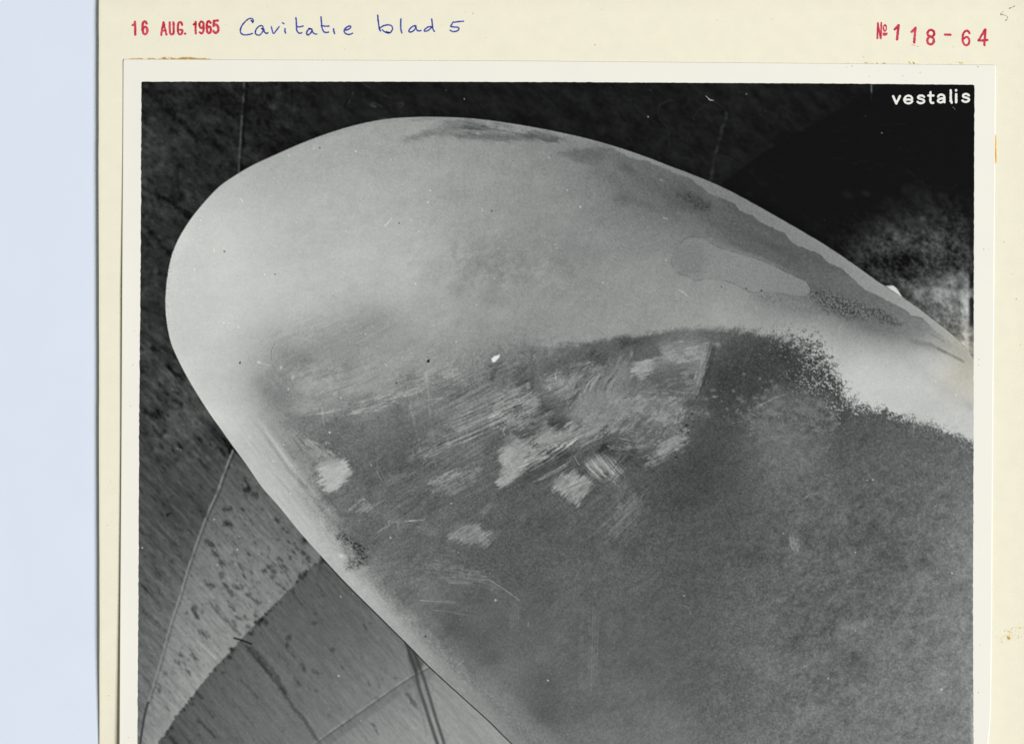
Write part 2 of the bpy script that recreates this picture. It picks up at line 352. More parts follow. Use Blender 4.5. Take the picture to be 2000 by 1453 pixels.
        x, y = c7(a[0], a[1])[0]
        patch(T, ell(x, y, a[2], a[3], a[4]), delta=-24, soft=3, warp=2.5, ang=52, ln=7, wd=3, seed=a[0] % 13)
    for p, w_, d in ((c7(640,900,700,975,760,1050,850,1165,900,1235,960,1310,1010,1385,1040,1430), 5, -24), (c7(665,905,730,975,790,1040,830,1110,860,1160), 6, -22),
                     (c7(700,960,740,1010,780,1060), 4, -16), (c7(440,660,500,735,560,790,605,830), 3, -26), (c7(470,670,530,750,600,835), 2, -16),
                     (c7(360,1160,390,1195), 4, -24), (c7(380,1210,420,1260,450,1300), 3, -20), (c7(370,1320,430,1380,460,1410), 4, -22), (c7(210,1410,240,1450), 6, -22),
                     (c7(610,1090,660,1140,700,1190), 3, -14), (c7(120,540,150,590,180,620), 2, -10), (c7(60,700,130,760,180,810,215,840), 3, -18),
                     (c7(50,560,110,620,160,690), 3, -14), (c7(1550,1170,1575,1210,1600,1240), 6, -30), (c7(560,1200,620,1270,680,1340), 3, -10), (c7(40,340,120,420,210,520), 4, -12)):
        stroke(T, spline(p, 4), w_, delta=d, soft=2.6, rough=2.2, seed=int(w_ * 11))
    stroke(T, spline(c7(360,870,400,905,440,945,470,975), 4), 1.6, delta=22, soft=1.4)
    # second seam running up to the right, its lower side darker
    s2 = spline(c7(1000,1465,1100,1390,1200,1320,1300,1250,1400,1180,1500,1110,1589,1055,1680,1005), 4)
    stroke(T, [(x + 6, y + 9) for x, y in s2], 16, delta=-9, soft=5)
    stroke(T, [(x + 1.5, y + 3) for x, y in s2], 2, delta=-20, soft=1.5)
    stroke(T, s2, 2.2, delta=24, soft=1.2, dash=1.4)
    # two taut cables crossing the corner
    tri = c7(1530,870,1545,910,1560,980,1589,1050,1600,1050,1640,1000,1589,930)
    patch(T, tri, delta=-34, soft=3)
    for p, w_ in ((c7(1535,860,1560,940,1592,1030) + c8(50,1120,95,1260,130,1370,160,1460,200,1600), 6.0), (c8(22,920,45,985,80,1080,120,1210,150,1310,180,1400,198,1460,240,1600), 5.0)):
        stroke(T, spline(p, 4), w_ * .85, val=66, alpha=.7, soft=2.8)
    stroke(T, c8(-10, 950, 100, 1400), 4, delta=-10, soft=3)
    # weld line of the plating (light, then dark at its foot)
    body = [q for q in seam if q[1] < 1371]
    stroke(T, [(x + 4, y + 1) for x, y in body], 3, delta=-22, soft=2)
    stroke(T, body, 3.0, val=142, alpha=.8, soft=1.2, rough=.6, dash=1.6)
    stroke(T, [q for q in seam if q[1] >= 1369], 3.4, val=60, alpha=.85, soft=1.4)
    stroke(T, spline(c7(570,853,600,862,630,872,668,888), 4), 2.2, val=26, soft=.9)
    blob(T, *c7(195, 160)[0], 3, 3, 0, val=28); stroke(T, c7(195,160,205,150,218,150), 1.4, val=34, soft=1)
    return blur(T, 1.0)

def paint_blade():
    X, Y = XX, YY
    L, D = field_blade()
    L = np.minimum(L, np.interp(Y, [900, 1040, 1120, 1200, 1290, 1380, 1480], [198, 196, 190, 170, 156, 144, 130]).astype(f4))
    L = L + 11 * ss(620, 420, X) * ss(300, 480, Y) * ss(1150, 900, Y) + 5 * ss(900, 600, X) * ss(700, 500, Y)
    L = L + 7 * np.exp(-((X - 830) / 170) ** 2 - ((Y - 440) / 120) ** 2)
    D -= 13 * np.exp(-((X - 1120) / 190) ** 4 - ((Y - 820) / 130) ** 4)
    yb = np.interp(X, [256, 850, 900, 1000, 1060, 1100, 1150, 1180, 1250, 1330, 1400, 1450, 1500, 1560, 1600, 1625, 1640, 1655, 1680, 1720, 1780, 1850, 1902, 1925],
                   [800, 740, 716, 690, 682, 678, 670, 662, 654, 644, 642, 644, 656, 668, 690, 716, 748, 778, 792, 802, 822, 842, 866, 880]).astype(f4)
    wd = np.interp(X, [256, 900, 1050, 1150, 1250, 1400, 1500, 1600, 1650, 1700, 1925], [90, 60, 24, 9, 6, 8, 12, 34, 28, 12, 8]).astype(f4)
    T = L + 3.5 * N(X, Y, 70, 45, -20, 61, 4)
    sd = Y - yb
    fine = N(X, Y, 2.3, 2.3, 0, 62, 2)
    coarse = N(X, Y, 12, 8, -30, 63, 3)
    dm = ss(-1, 1, sd / wd + fine * np.interp(X, [900, 1400, 1560, 1925], [.25, .4, .85, .8]) + .7 * coarse) * ss(850, 1060, X)
    hat = N(X, Y, 14, 2.6, -42, 64, 3)
    mott = N(X, Y, 26, 20, -35, 65, 4); mo2 = N(X, Y, 7, 6, -40, 66, 3)
    Dd = D + 2.6 * hat + ss(1250, 1600, X) * (5.5 * mott + 4.5 * mo2) + ss(1350, 1100, X) * 3 * mott
    T += dm * (Dd + 2 - T)
    # soft smudges of the left half
    sm = ss(560, 760, Y - (X - 500) * .05) * ss(480, 560, X) * ss(1000, 800, X)
    T += sm * (9 * N(X, Y, 52, 34, -28, 71, 5) + 5 * N(X, Y, 20, 9, -30, 73, 4) + 3 * N(X, Y, 26, 3, -30, 72, 3))
    # smudge cloud, centre
    cl = np.exp(-((X - 960) / 150) ** 2 - ((Y - 530) / 60) ** 2)
    T -= cl * (15 * ss(-.5, 1, N(X, Y, 40, 30, -30, 74, 4)) + 11 * ss(-.1, 1.1, N(X, Y, 15, 8, -40, 75, 4)))
    for x, y, rx, ry, a, d in ((935,520,26,14,-30,-9),(1010,508,20,16,10,-9),(1095,515,22,14,30,-10),(960,555,14,20,20,-8),(1110,535,12,16,0,-7),(900,380,40,16,15,-6),(985,330,14,14,0,-5),
                               (845,525,34,18,-30,-7),(700,420,60,24,-20,-3),(890,570,40,12,-30,-6),(920,460,26,9,0,-4),(1240,380,20,12,40,-8),(1225,385,16,9,40,-10),(1170,430,40,20,10,-6),
                               (1000,610,50,16,-10,4),(620,680,50,14,-15,-8),(730,630,34,9,-30,-10),(760,640,24,6,-30,-8),(560,690,20,12,0,-8),(590,700,34,16,-10,-8),(505,745,16,14,50,-10),
                               (520,760,14,30,-20,-8),(640,760,60,8,0,12),(600,750,40,10,-5,8),(580,800,26,10,-40,-12),(605,790,14,10,0,18),(575,800,14,6,0,14),(680,740,40,16,-10,7),
                               (720,760,50,8,-20,8),(790,735,18,14,-20,-14),(830,760,26,10,-20,-10),(770,800,30,26,0,-10),(800,765,22,18,0,-12),(665,840,40,20,-10,-4)):
        blob(T, x, y, rx, ry, a, delta=d)
    # pale strip along the lower left edge
    w = win(420, 1200, 780, 1612); de = segdist(XX[w], YY[w], [q for q in EDGE_LOW if q[1] > 640])
    ws = np.interp(YY[w], [780, 860, 950, 1040, 1100, 1200, 1300, 1450], [120, 92, 70, 54, 44, 40, 38, 40])
    tn = np.interp(YY[w], [780, 900, 1000, 1100, 1200, 1300, 1450], [190, 190, 188, 182, 168, 150, 132]).astype(f4)
    tn -= 16 * ss(.25, .9, de / ws) + 4 * N(XX[w], YY[w], 30, 5, 50, 77, 3)
    a = ss(1.45, .55, de / ws + .16 * N(XX[w], YY[w], 26, 14, 48, 76, 4) + .06 * N(XX[w], YY[w], 2.5, 2.5, 0, 78, 1)) * ss(800, 880, YY[w])
    tn += 9 * N(XX[w], YY[w], 2.4, 2.4, 0, 79, 1) * ss(.35, .9, de / ws) * ss(900, 1050, YY[w])
    T[w] += a * (tn - T[w])
    # bands alongside the lower left edge
    for off, wdt, d in ((34, 4, -12), (46, 5, -5), (62, 5, -16), (70, 4, 12), (84, 9, -12), (22, 5, -3)):
        pl = [(x + off * .77, y - off * .64) for x, y in EDGE_LOW if 800 < y < 1120]
        w = win(420, 900, 760, 1180)
        dd = segdist(XX[w], YY[w], pl) + 2.0 * N(XX[w], YY[w], 22, 8, 52, off, 2)
        a = ss(wdt, 0, dd) * ss(800, 860, YY[w]) * ss(1080, 960, YY[w]) * np.clip(.75 + .5 * N(XX[w], YY[w], 50, 30, 50, off + 1, 2), 0, 1.2)
        T[w] += a * d
    pl = [(x + 14, y - 12) for x, y in EDGE_LOW if 1180 < y < 1500]
    stroke(T, [(x + 24, y - 22) for x, y in pl], 26, delta=10, soft=18)
    # ---- scrubbed zone (strokes rise to the right)
    z = np.exp(-((X - 1080) / 210) ** 4 - ((Y - 830) / 150) ** 4)
    g1 = N(X, Y, 90, 3.2, -27, 81, 3); g2 = N(X, Y, 60, 2.4, -34, 82, 2); g3 = N(X, Y, 46, 30, -27, 83, 3)
    gr = N(X, Y, 2.4, 2.4, 0, 97, 1)
    T += ss(470, 600, X) * ss(1400, 1300, X) * ss(600, 720, Y) * ss(1250, 1100, Y) * 6.5 * gr * ss(170, 130, T)
    T += ss(1400, 1150, Y) * ss(500, 640, X) * (3 * N(X, Y, 22, 14, -30, 140, 4) + 1.6 * N(X, Y, 5, 4, -30, 141, 2)) * ss(1500, 1300, X)
    T += 6 * gr * ss(1300, 1420, X) * dm
    T += (2.2 * N(X, Y, 34, 22, -25, 142, 4) + 1.6 * N(X, Y, 7, 5, -25, 143, 3)) * (1 - dm)
    T += z * (8 * N(X, Y, 9, 5, -40, 98, 4) * ss(-.6, .6, N(X, Y, 50, 40, 0, 99, 2)) + 10 * g1 * ss(-.3, .5, g3) + 5 * g2 + 9 * g3 + 6 * N(X, Y, 16, 10, -30, 90, 4))
    z2 = np.exp(-((X - 960) / 130) ** 4 - ((Y - 800) / 75) ** 4)
    T += z2 * 15 * np.clip(N(X, Y, 120, 2.7, -28, 84, 2), -.5, 1)
    z3 = np.exp(-((X - 1070) / 80) ** 4 - ((Y - 885) / 55) ** 4)
    T += z3 * 18 * np.clip(N(X, Y, 90, 2.6, -30, 85, 2), -.4, 1)
    z4 = np.exp(-((X - 1180) / 50) ** 4 - ((Y - 740) / 32) ** 4)
    T += z4 * 16 * np.clip(N(X, Y, 50, 2.8, -58, 86, 2), -.6, 1)
    z5 = np.exp(-((X - 1200) / 60) ** 4 - ((Y - 1000) / 50) ** 4)
    T += z5 * 10 * np.clip(N(X, Y, 70, 3.2, -42, 87, 2), -.4, 1)
    z6 = np.exp(-((X - 860) / 170) ** 4 - ((Y - 930) / 110) ** 4)
    T += z6 * (7 * np.clip(N(X, Y, 60, 2.6, -30, 88, 2), -.6, 1) + 4 * N(X, Y, 40, 20, -30, 89, 3))
    R = dict(ang=-28, ln=34, wd=3)
    def lp(cr, v, a=1.0, s=5, w=8, streak=.25, **k):
        kk = dict(R); kk.update(k)
        patch(T, cr, val=v - 3, alpha=a * .6, soft=s * 1.9, warp=w, streak=streak, noise=6, **kk)
        kk['seed'] = kk.get('seed', 0) + 40; kk['ln'] *= .6; kk['wd'] *= .8
        patch(T, cr, val=v + 3, alpha=a * .65, soft=s * 1.2, warp=w * .8, streak=min(streak + .15, .6), noise=7, **kk)
    lp(c5(720,1075,760,1110,860,1160,840,1210,810,1250,830,1290,800,1340,740,1400,690,1450,620,1425,640,1390,700,1330,640,1270,650,1190,690,1110), 156, 1, 3, 7, .25, seed=1)
    lp(c5(1010,1453,1030,1400,1090,1370,1170,1345,1230,1380,1300,1430,1260,1490,1210,1530,1170,1560,1130,1545,1100,1500,1050,1480), 152, .8, 5, 8, .2, ang=-50, seed=2)
    lp(c5(1230,1290,1290,1260,1350,1240,1440,1290,1400,1340,1340,1390,1260,1350), 150, 1, 5, 12, .35, ang=52, seed=3)
    lp(c5(1420,1330,1470,1300,1510,1330,1490,1390,1450,1440,1400,1400), 122, .7, 6, 10, .4, ang=-50, seed=4)
    lp(c5(880,1130,960,1030,1060,1070,1200,1060,1290,1010,1330,1080,1270,1130,1140,1160,1000,1170), 144, 1, 8, 12, .4, seed=5)
    lp(c5(1200,850,1290,760,1400,740,1500,770,1640,790,1760,830,1770,890,1640,880,1500,890,1420,950,1290,940,1190,900), 138, 1, 12, 12, .25, ang=-45, ln=20, wd=5, seed=6)
    lp(c5(1100,930,1180,900,1300,960,1380,960,1330,1000,1200,1010,1100,990), 138, .75, 8, 8, .2, ang=-20, seed=7)
    lp(c5(1240,700,1400,600,1560,560,1620,640,1560,760,1400,780,1260,770), 120, .35, 9, 10, .4, ang=-50, seed=53)
    lp(c5(1590,590,1640,545,1730,570,1720,640,1650,680,1600,660), 146, .9, 9, 5, .1, seed=8)
    lp(c5(1720,530,1800,450,1900,440,2020,470,2080,520,2000,560,1860,560,1760,570), 138, .85, 9, 10, .2, ang=-20, seed=9)
    lp(c5(1400,1000,1480,1010,1600,1100,1700,1090,1830,1160,1740,1200,1600,1130,1450,1070), 112, .5, 8, 10, .4, ang=20, seed=10)
    lp(c5(1740,1220,1800,1180,1890,1140,1930,1080,1960,1100,1880,1190,1790,1250), 128, .6, 6, 6, .3, seed=11)
    lp(c5(930,720,1050,680,1200,660,1290,600,1260,700,1130,720,1080,760,960,790), 126, .7, 9, 10, .3, ang=-20, seed=12)
    lp(c5(990,830,1060,770,1140,710,1180,690,1120,790,1050,860,1010,880), 136, .7, 6, 9, .4, ang=-48, seed=14)
    lp(c5(280,940,360,880,450,900,400,940,320,980), 126, .5, 8, 8, .4, seed=15)
    lp(c5(880,600,900,580,940,690,930,720), 122, .4, 6, 4, .2, ang=70, seed=16)
    for p, d in ((c5(570,610,610,570,650,590,640,640,600,710,575,690), -24), (c5(750,640,820,620,880,740,960,790,1010,870,1080,980,1110,1000,1040,1060,960,960,900,840,800,760), -16),
                 (c5(1000,980,1060,960,1110,1000,1060,1060,1000,1050), -11), (c5(1480,400,1560,395,1590,430,1560,470,1500,450), -18), (c5(1760,690,1880,600,1998,560,1998,740,1850,760), -14),
                 (c5(700,1160,760,1080,900,1030,980,1000,880,1090,780,1140), -14), (c5(1100,660,1230,560,1300,500,1400,520,1380,580,1260,640,1140,690), -14),
                 (c5(1190,1330,1300,1200,1420,1150,1360,1240,1260,1300), -14), (c5(1350,1180,1440,1180,1600,1180,1740,1240,1700,1330,1560,1300,1480,1260), -14),
                 (c5(1620,1120,1700,1090,1830,1140,1740,1170), -10), (c5(1620,850,1700,830,1760,900,1700,950,1620,900), -10), (c5(1560,960,1640,920,1700,980,1620,1060), -8),
                 (c5(1000,820,1080,800,1060,830,1010,850), -14), (c5(690,890,790,860,850,830,800,900,720,930), -10), (c5(350,740,430,780,420,820,360,800), -10),
                 (c5(270,830,350,800,370,850,300,880), -10), (c5(1060,1190,1180,1140,1240,1150,1100,1250,990,1320,900,1400,860,1400,980,1290), -12)):
        patch(T, p, delta=d * 1.15, soft=9, warp=9, ang=-32, ln=18, wd=4, seed=int(-d), streak=.45)
    def scuff(cr, v, a=1.0, ang=-28, ln=26, wd=2.2, s=3, w=9, seed=1, thr=.0, thr2=.7):
        xs = [q[0] for q in cr]; ys = [q[1] for q in cr]
        k = win(min(xs) - 20, max(xs) + 20, min(ys) - 20, max(ys) + 20); Xw, Yw = XX[k], YY[k]
        d = segdist(Xw, Yw, cr, True); d = np.where(inside(Xw, Yw, cr), d, -d)
        n1 = N(Xw, Yw, ln, wd, ang, seed, 3); n2 = N(Xw, Yw, 16, 9, ang, seed + 3, 4); n3 = N(Xw, Yw, 2.4, 2.4, 0, seed + 5, 1)
        m = ss(-s * 1.6, s * 1.6, d + w * n1 + 4 * n2) * ss(-thr2, thr2, n1 * .8 + 1.0 * n2 + .3 * n3 + .05 - thr * .8 + np.clip(d / 40, 0, .3))
        T[k] += m * a * .85 * (v + 6 * n3 + 10 * n2 + 6 * n1 - T[k])
    # the pale streaked field, its tongues and flecks
    for cr_, v, kw in (
        (vv(812,790,826,776,870,784,900,770,960,745,1010,735,1030,755,985,790,930,815,880,838,858,850,830,870,800,893,792,882,808,850,803,815), 146, dict(seed=201)),
        (vv(808,800,824,782,846,790,866,812,860,840,834,866,800,892,793,880,812,850,804,822), 158, dict(seed=202, thr=-.4)),
        (vv(700,720,790,680,850,665,880,680,860,705,780,745,720,775,690,760), 132, dict(seed=203, thr=.1)),
        (vv(640,770,700,745,760,735,790,745,700,800,640,830,600,830), 120, dict(seed=204, thr=.3)),
        (vv(780,700,850,690,900,700,930,735,880,760,820,775,780,760), 138, dict(seed=205, thr=.2)),
        (vv(880,655,960,630,1010,620,1020,650,960,690,900,710,880,690), 130, dict(seed=206, ang=-20, thr=.2)),
        (vv(1000,640,1060,630,1090,650,1060,700,1010,720,960,740,950,710), 132, dict(seed=207, ang=-55, thr=.1)),
        (vv(980,700,1060,680,1130,690,1180,720,1190,760,1160,800,1100,800,1050,770,1000,760), 128, dict(seed=208, ang=-35, ln=16, wd=5, thr=.15)),
        (vv(1090,625,1110,612,1130,622,1128,648,1108,658,1092,646), 152, dict(seed=209, thr=-.3, ang=-15)),
        (vv(1130,600,1170,585,1240,585,1235,612,1190,622,1140,618), 144, dict(seed=210, ang=-20, thr=-.1, wd=3)),
        (vv(1236,590,1254,590,1246,640,1232,690,1218,700,1224,640), 134, dict(seed=228, ang=-70, thr=.1, wd=4)),
        (vv(1100,670,1200,640,1230,660,1215,720,1150,760,1080,740), 124, dict(seed=229, ang=-40, thr=.45, wd=3)),
        (vv(930,660,1080,600,1100,640,1000,700), 122, dict(seed=230, ang=-60, thr=.4, ln=34)),
        (vv(1140,660,1210,630,1238,640,1225,700,1190,720,1150,700), 118, dict(seed=211, ang=-15, thr=.2)),
        (vv(916,892,938,868,962,862,984,872,1000,886,984,905,968,932,950,915,930,905), 156, dict(seed=212, thr=-.2, ang=-50, ln=16)),
        (vv(988,846,1010,830,1032,838,1060,868,1066,890,1040,886,1012,868), 150, dict(seed=213, ang=50, ln=22, thr=0)),
        (vv(1040,800,1100,786,1150,800,1120,815,1060,815), 124, dict(seed=214, ang=10, thr=.2)),
        (vv(1120,830,1180,800,1200,790,1190,812,1140,845,1110,850), 134, dict(seed=215, thr=.1)),
        (vv(1060,930,1110,880,1120,890,1075,950,1040,985,1030,975), 112, dict(seed=216, ang=-45, thr=.2)),
        (vv(640,880,700,850,760,850,740,880,690,905,650,905), 124, dict(seed=217, thr=.35)),
        (vv(680,1000,710,975,745,975,780,1000,770,1020,720,1010), 136, dict(seed=218, ang=-35, ln=16, thr=.15)),
        (vv(410,840,440,850,462,838,472,855,466,880,444,898,420,900,400,880), 182, dict(seed=219, thr=-.5, ang=-25, ln=12)),
        (vv(370,790,420,800,450,830,430,850,390,830), 150, dict(seed=220, thr=.1, ang=40, ln=16)),
        (vv(340,700,400,712,470,715,560,690,640,660,650,672,560,712,470,735,370,730), 156, dict(seed=221, thr=.3, ang=-12, ln=40)),
        (vv(340,650,380,630,440,640,440,690,380,690), 158, dict(seed=222, thr=.3, ang=-25)),
        (vv(560,620,640,600,700,600,720,640,650,680,580,690), 152, dict(seed=223, thr=.5, ang=-28)),
        (vv(470,940,500,925,530,930,510,950,480,965), 130, dict(seed=224, thr=.3, ang=-35)),
        (vv(620,1050,700,1060,780,1080,760,1100,690,1090,630,1075), 116, dict(seed=225, thr=.4, ang=8, ln=40)),
        (vv(1350,720,1400,700,1470,690,1530,720,1540,780,1500,830,1440,860,1380,840,1340,780), 108, dict(seed=226, thr=.25, ang=0, ln=12, wd=8)),
        (vv(1430,1000,1455,1010,1460,1040,1440,1040), 116, dict(seed=227, thr=.2, ang=70, ln=12))):
        scuff(cr_, v, **kw)
    for cr_, v, kw in (
        (vv(840,600,870,600,900,680,950,720,960,750,920,750,880,700,850,660), 92, dict(seed=241, ang=50, ln=16, wd=5, thr=.1)),
        (vv(900,740,935,725,950,750,925,765), 84, dict(seed=242, thr=0)),
        (vv(980,580,1080,570,1100,590,1040,640,960,650,930,620), 90, dict(seed=243, ang=-30, thr=.2)),
        (vv(760,790,840,755,900,745,850,790,800,815), 88, dict(seed=244, thr=.1)),
        (vv(870,870,960,820,1010,810,980,850,900,885), 86, dict(seed=245, thr=.1)),
        (vv(1050,810,1120,830,1160,850,1100,900,1070,860), 86, dict(seed=246, ang=30, thr=.2)),
        (vv(560,740,680,740,640,800,560,850,500,860,500,780), 100, dict(seed=247, thr=.5)),
        (vv(600,640,680,650,640,700,580,690), 118, dict(seed=248, thr=.5, ang=-30)),
        (vv(300,560,420,540,520,510,560,540,460,600,330,620), 146, dict(seed=249, thr=.5, ang=-28)),
        (vv(280,640,330,630,340,700,330,760,300,720), 126, dict(seed=250, thr=.3, ang=50)),
        (vv(700,360,860,330,960,400,900,470,760,450,680,420), 134, dict(seed=251, thr=.75, ang=-35, ln=14, wd=5)),
        (vv(640,250,800,230,840,290,700,310), 146, dict(seed=252, thr=.8, ang=-10, ln=30, wd=8))):
        scuff(cr_, v, a=.62, **kw)
    for a, b_, n, d, kw in (
        (c5(280,960,760,740), c5(150,1240,900,900), 26, 17, dict(bend=.02, dark=.3)),
        (c5(60,1190,420,1000), c5(0,1380,420,1160), 12, 10, dict(bend=.02)),
        (c5(760,1290,1080,1130), c5(800,1400,1260,1080), 20, 22, dict(bend=.03, dark=.3)),
        (c5(850,1160,1200,1010), c5(860,1240,1330,1040), 12, 15, dict(bend=.02, dark=.4)),
        (c5(900,1400,1150,1260), c5(830,1453,1180,1300), 9, 14, dict(bend=.03)),
        (c5(1090,770,1180,650), c5(1420,800,1500,660), 24, 17, dict(bend=-.08, dark=.5)),
        (c5(1180,800,1300,600), c5(1300,800,1400,640), 9, 14, dict(bend=-.06, dark=.6)),
        (c5(1220,1300,1330,1400), c5(1400,1200,1560,1400), 16, 20, dict(dark=.4)),
        (c5(1420,1300,1500,1200), c5(1440,1440,1560,1300), 8, 14, dict(dark=.3)),
        (c5(1740,1250,1890,1170), c5(1740,1200,1870,1120), 8, 20, dict(bend=.05)),
        (c5(940,730,1110,680), c5(990,830,1140,740), 11, 14, dict(dark=.4)),
        (c5(100,1440,330,1310), c5(240,1453,430,1340), 12, 16, dict()),
        (c5(1380,760,1640,860), c5(1300,960,1700,1000), 14, 9, dict(dark=.5)),
        (c5(640,780,860,720), c5(560,1060,900,920), 14, 14, dict(dark=.6)),
        (c5(1700,500,1990,470), c5(1740,570,1990,560), 10, 11, dict(dark=.4)),
        (c8(215,290,300,215), c8(360,330,480,250), 16, 22, dict(part=.6)),
        (c8(1080,300,1330,50), c8(1130,330,1350,110), 7, 14, dict()),
        (c8(840,0,1010,-60), c8(880,90,1010,0), 8, 14, dict(dark=.5)),
        (c8(170,510,350,530), c8(220,550,360,550), 7, 14, dict()),
        (c8(180,40,290,-20), c8(230,60,330,0), 8, 14, dict()),
        (c8(390,150,470,80), c8(420,160,480,110), 5, 14, dict()),
        (c4(1480,1420,1570,1370), c4(1460,1340,1560,1320), 9, 22, dict()),
        (c4(1280,1290,1330,1200), c4(1420,1260,1400,1180), 9, 12, dict(dark=.4)),
        (c4(1560,860,1850,740), c4(1640,960,1960,800), 14, 9, dict(dark=.3)),
        (c4(1280,640,1700,520), c4(1380,820,1800,640), 18, 7, dict(dark=.5, bend=.03)),
        (c4(1060,300,1240,230), c4(1560,460,1860,300), 12, 6, dict(dark=.6)),
        (c4(1100,1080,1200,1240), c4(1160,1060,1300,1240), 8, 12, dict(dark=.3)),
        (c4(1740,1440,1998,1300), c4(1820,1453,1998,1380), 8, 12, dict()),
        (c8(-150,120,-20,20), c8(-100,240,120,120), 12, 8, dict(dark=.3)),
        (c8(540,640,560,820), c8(620,620,640,860), 8, 5, dict()),
        (c8(1010,640,1000,1130), c8(1070,720,1050,1150), 7, 6, dict())):
        bundle(T, a, b_, int(n * 1.3), d * 1.4, w=1.25, seed=n * 7 + d, **kw)
    # crisp curved edge of the scrubbed zone
    cz = c6(135,440,125,480,100,580,72,680,15,790,-30,840,-60,880,-120,900)
    zone = spline(cz, 4)
    poly = zone + c5(1700,1180,1500,1000,1500,600,1700,480,1900,400,2100,350,2180,390)
    patch(T, poly, val=108, alpha=.3, soft=9, warp=6, ang=-30, ln=20, wd=5, noise=9)
    lp(c5(1620,520,1760,440,1900,400,2040,400,2120,440,2100,560,2070,680,2010,780,1900,800,1780,700,1640,640), 134, .35, 6, 5, .25, ang=-22, seed=51)
    lp(c5(1560,760,1760,700,1960,800,1990,900,1940,1080,1880,1140,1760,1040,1640,960,1540,880), 114, .4, 9, 8, .3, ang=-60, seed=52)
    patch(T, spline(c6(134,445,122,490,98,580,70,680,15,775), 4) + c6(-60,760,-20,600,20,520,60,450,90,420), val=124, alpha=.5, soft=2, warp=2, ang=-20, ln=10, wd=3)
    for cr_, v, kw in (
        (vv(1150,600,1190,588,1246,584,1240,612,1200,622,1160,622), 148, dict(seed=301, ang=-12, thr=-.1, wd=3)),
        (vv(1092,626,1110,612,1132,622,1130,648,1108,658,1092,646), 154, dict(seed=302, thr=-.5, ang=-15)),
        (vv(1120,650,1200,636,1226,650,1216,690,1140,700), 88, dict(seed=303, ang=-15, thr=.15, wd=4)),
        (vv(1040,690,1120,700,1180,700,1210,720,1190,750,1120,740,1060,730), 142, dict(seed=304, ang=-30, thr=.3, wd=4, ln=18)),
        (vv(1060,740,1120,760,1180,780,1160,800,1090,790), 90, dict(seed=305, ang=20, thr=.4, wd=4, ln=18)),
        (vv(1130,770,1200,750,1206,790,1150,815), 136, dict(seed=306, ang=-30, thr=.3, wd=3)),
        (vv(1080,600,1140,585,1150,610,1090,625), 88, dict(seed=307, ang=-15, thr=.1, wd=4)),
        (vv(1200,690,1222,660,1216,740,1196,770,1184,740), 86, dict(seed=308, ang=-70, thr=.3, wd=5)),
        (vv(980,740,1060,700,1100,720,1080,770,1010,780), 134, dict(seed=309, ang=-40, thr=.45, wd=3)),
        (vv(1238,592,1252,590,1244,645,1228,695,1218,700), 138, dict(seed=310, ang=-72, thr=.25, wd=4))):
        scuff(cr_, v, **kw)
    right = spline(c6(145,440,135,480,108,580,80,680,25,790,-20,850,-50,900), 4)
    stroke(T, [(x + 5, y) for x, y in right], 10, delta=-12, soft=6)
    stroke(T, spline(c5(1840,772,1930,785,2010,792), 3), 1.6, val=145, alpha=.45, soft=1.2)
    stroke(T, spline(c5(1640,780,1750,790,1840,790), 3), 1.6, delta=16, soft=1)
    # dribbled nicks along that edge
    for i in range(26):
        t = _rng.rand(); x = 1352 - t * 30 + _rng.randn() * 5; y = 800 + t * 90 + _rng.randn() * 6
        blob(T, x, y, 2.6, 2, 0, delta=(-26 if _rng.rand() < .5 else 24))
    # bright scrubbed spot with tail, lower left, and its halo
    lp(c4(1290,1330,1330,1290,1420,1270,1490,1260,1525,1300,1530,1350,1510,1410,1470,1440,1440,1480,1390,1490,1340,1450,1370,1400,1330,1350), 180, 1, 3, 7, .15, ang=-25, seed=21)
    lp(c4(1230,1200,1300,1180,1390,1230,1460,1260,1400,1290,1330,1290,1250,1260), 142, .8, 8, 8, .2, seed=22)
    lp(c4(1080,1100,1160,1120,1240,1210,1200,1260,1110,1180), 134, .6, 8, 8, .2, ang=50, seed=23)
    lp(c4(1500,1360,1560,1340,1540,1370,1500,1410), 150, .7, 3, 4, .4, seed=24)
    lp(c4(1120,880,1180,860,1260,880,1220,940,1140,930), 150, .8, 8, 6, .15, seed=25)
    lp(c4(1680,840,1760,870,1820,940,1800,970,1720,900), 128, .5, 5, 5, .2, ang=50, seed=26)
    # smaller smears in the dark lower half
    for p, v, a, an in ((c8(215,270,260,230,330,220,380,270,360,310,300,300,250,290), 124, .8, -35), (c8(390,310,430,280,490,260,480,290,420,330,380,330), 118, .7, -35),
                        (c8(40,230,90,210,150,250,160,280,100,270), 124, .6, 30), (c8(190,30,260,-10,320,-20,280,20,220,50), 126, .6, -35),
                        (c8(410,130,460,90,470,110,420,150), 118, .6, -40), (c8(1150,50,1210,-10,1230,0,1170,60), 122, .6, -42), (c8(1160,190,1240,120,1330,50,1340,70,1250,150,1180,210), 106, .5, -42),
                        (c8(1070,340,1110,320,1140,370,1160,420,1110,400), 110, .6, 30), (c8(180,520,260,515,350,520,360,550,260,550,210,545), 112, .7, 5),
                        (c8(430,545,470,540,510,580,500,605,460,580), 116, .6, 30), (c8(50,600,120,602,170,630,250,650,160,655,90,640), 118, .6, 8),
                        (c8(570,690,600,690,600,760,580,780), 108, .5, 85), (c8(720,930,760,920,790,960,760,990,720,970), 112, .6, 60), (c8(650,830,720,880,800,960,760,970,680,900), 100, .5, 50),
                        (c8(1020,900,1050,890,1060,1000,1050,1150,1020,1180,1020,1060), 108, .5, 92), (c8(920,640,990,650,1000,720,950,700), 106, .5, 40), (c8(620,160,650,140,650,190,620,200), 112, .6, -50),
                        (c8(-180,150,-90,130,-60,200,-140,190), 116, .5, -35), (c8(-200,40,-140,20,-130,60,-190,90), 122, .6, -45)):
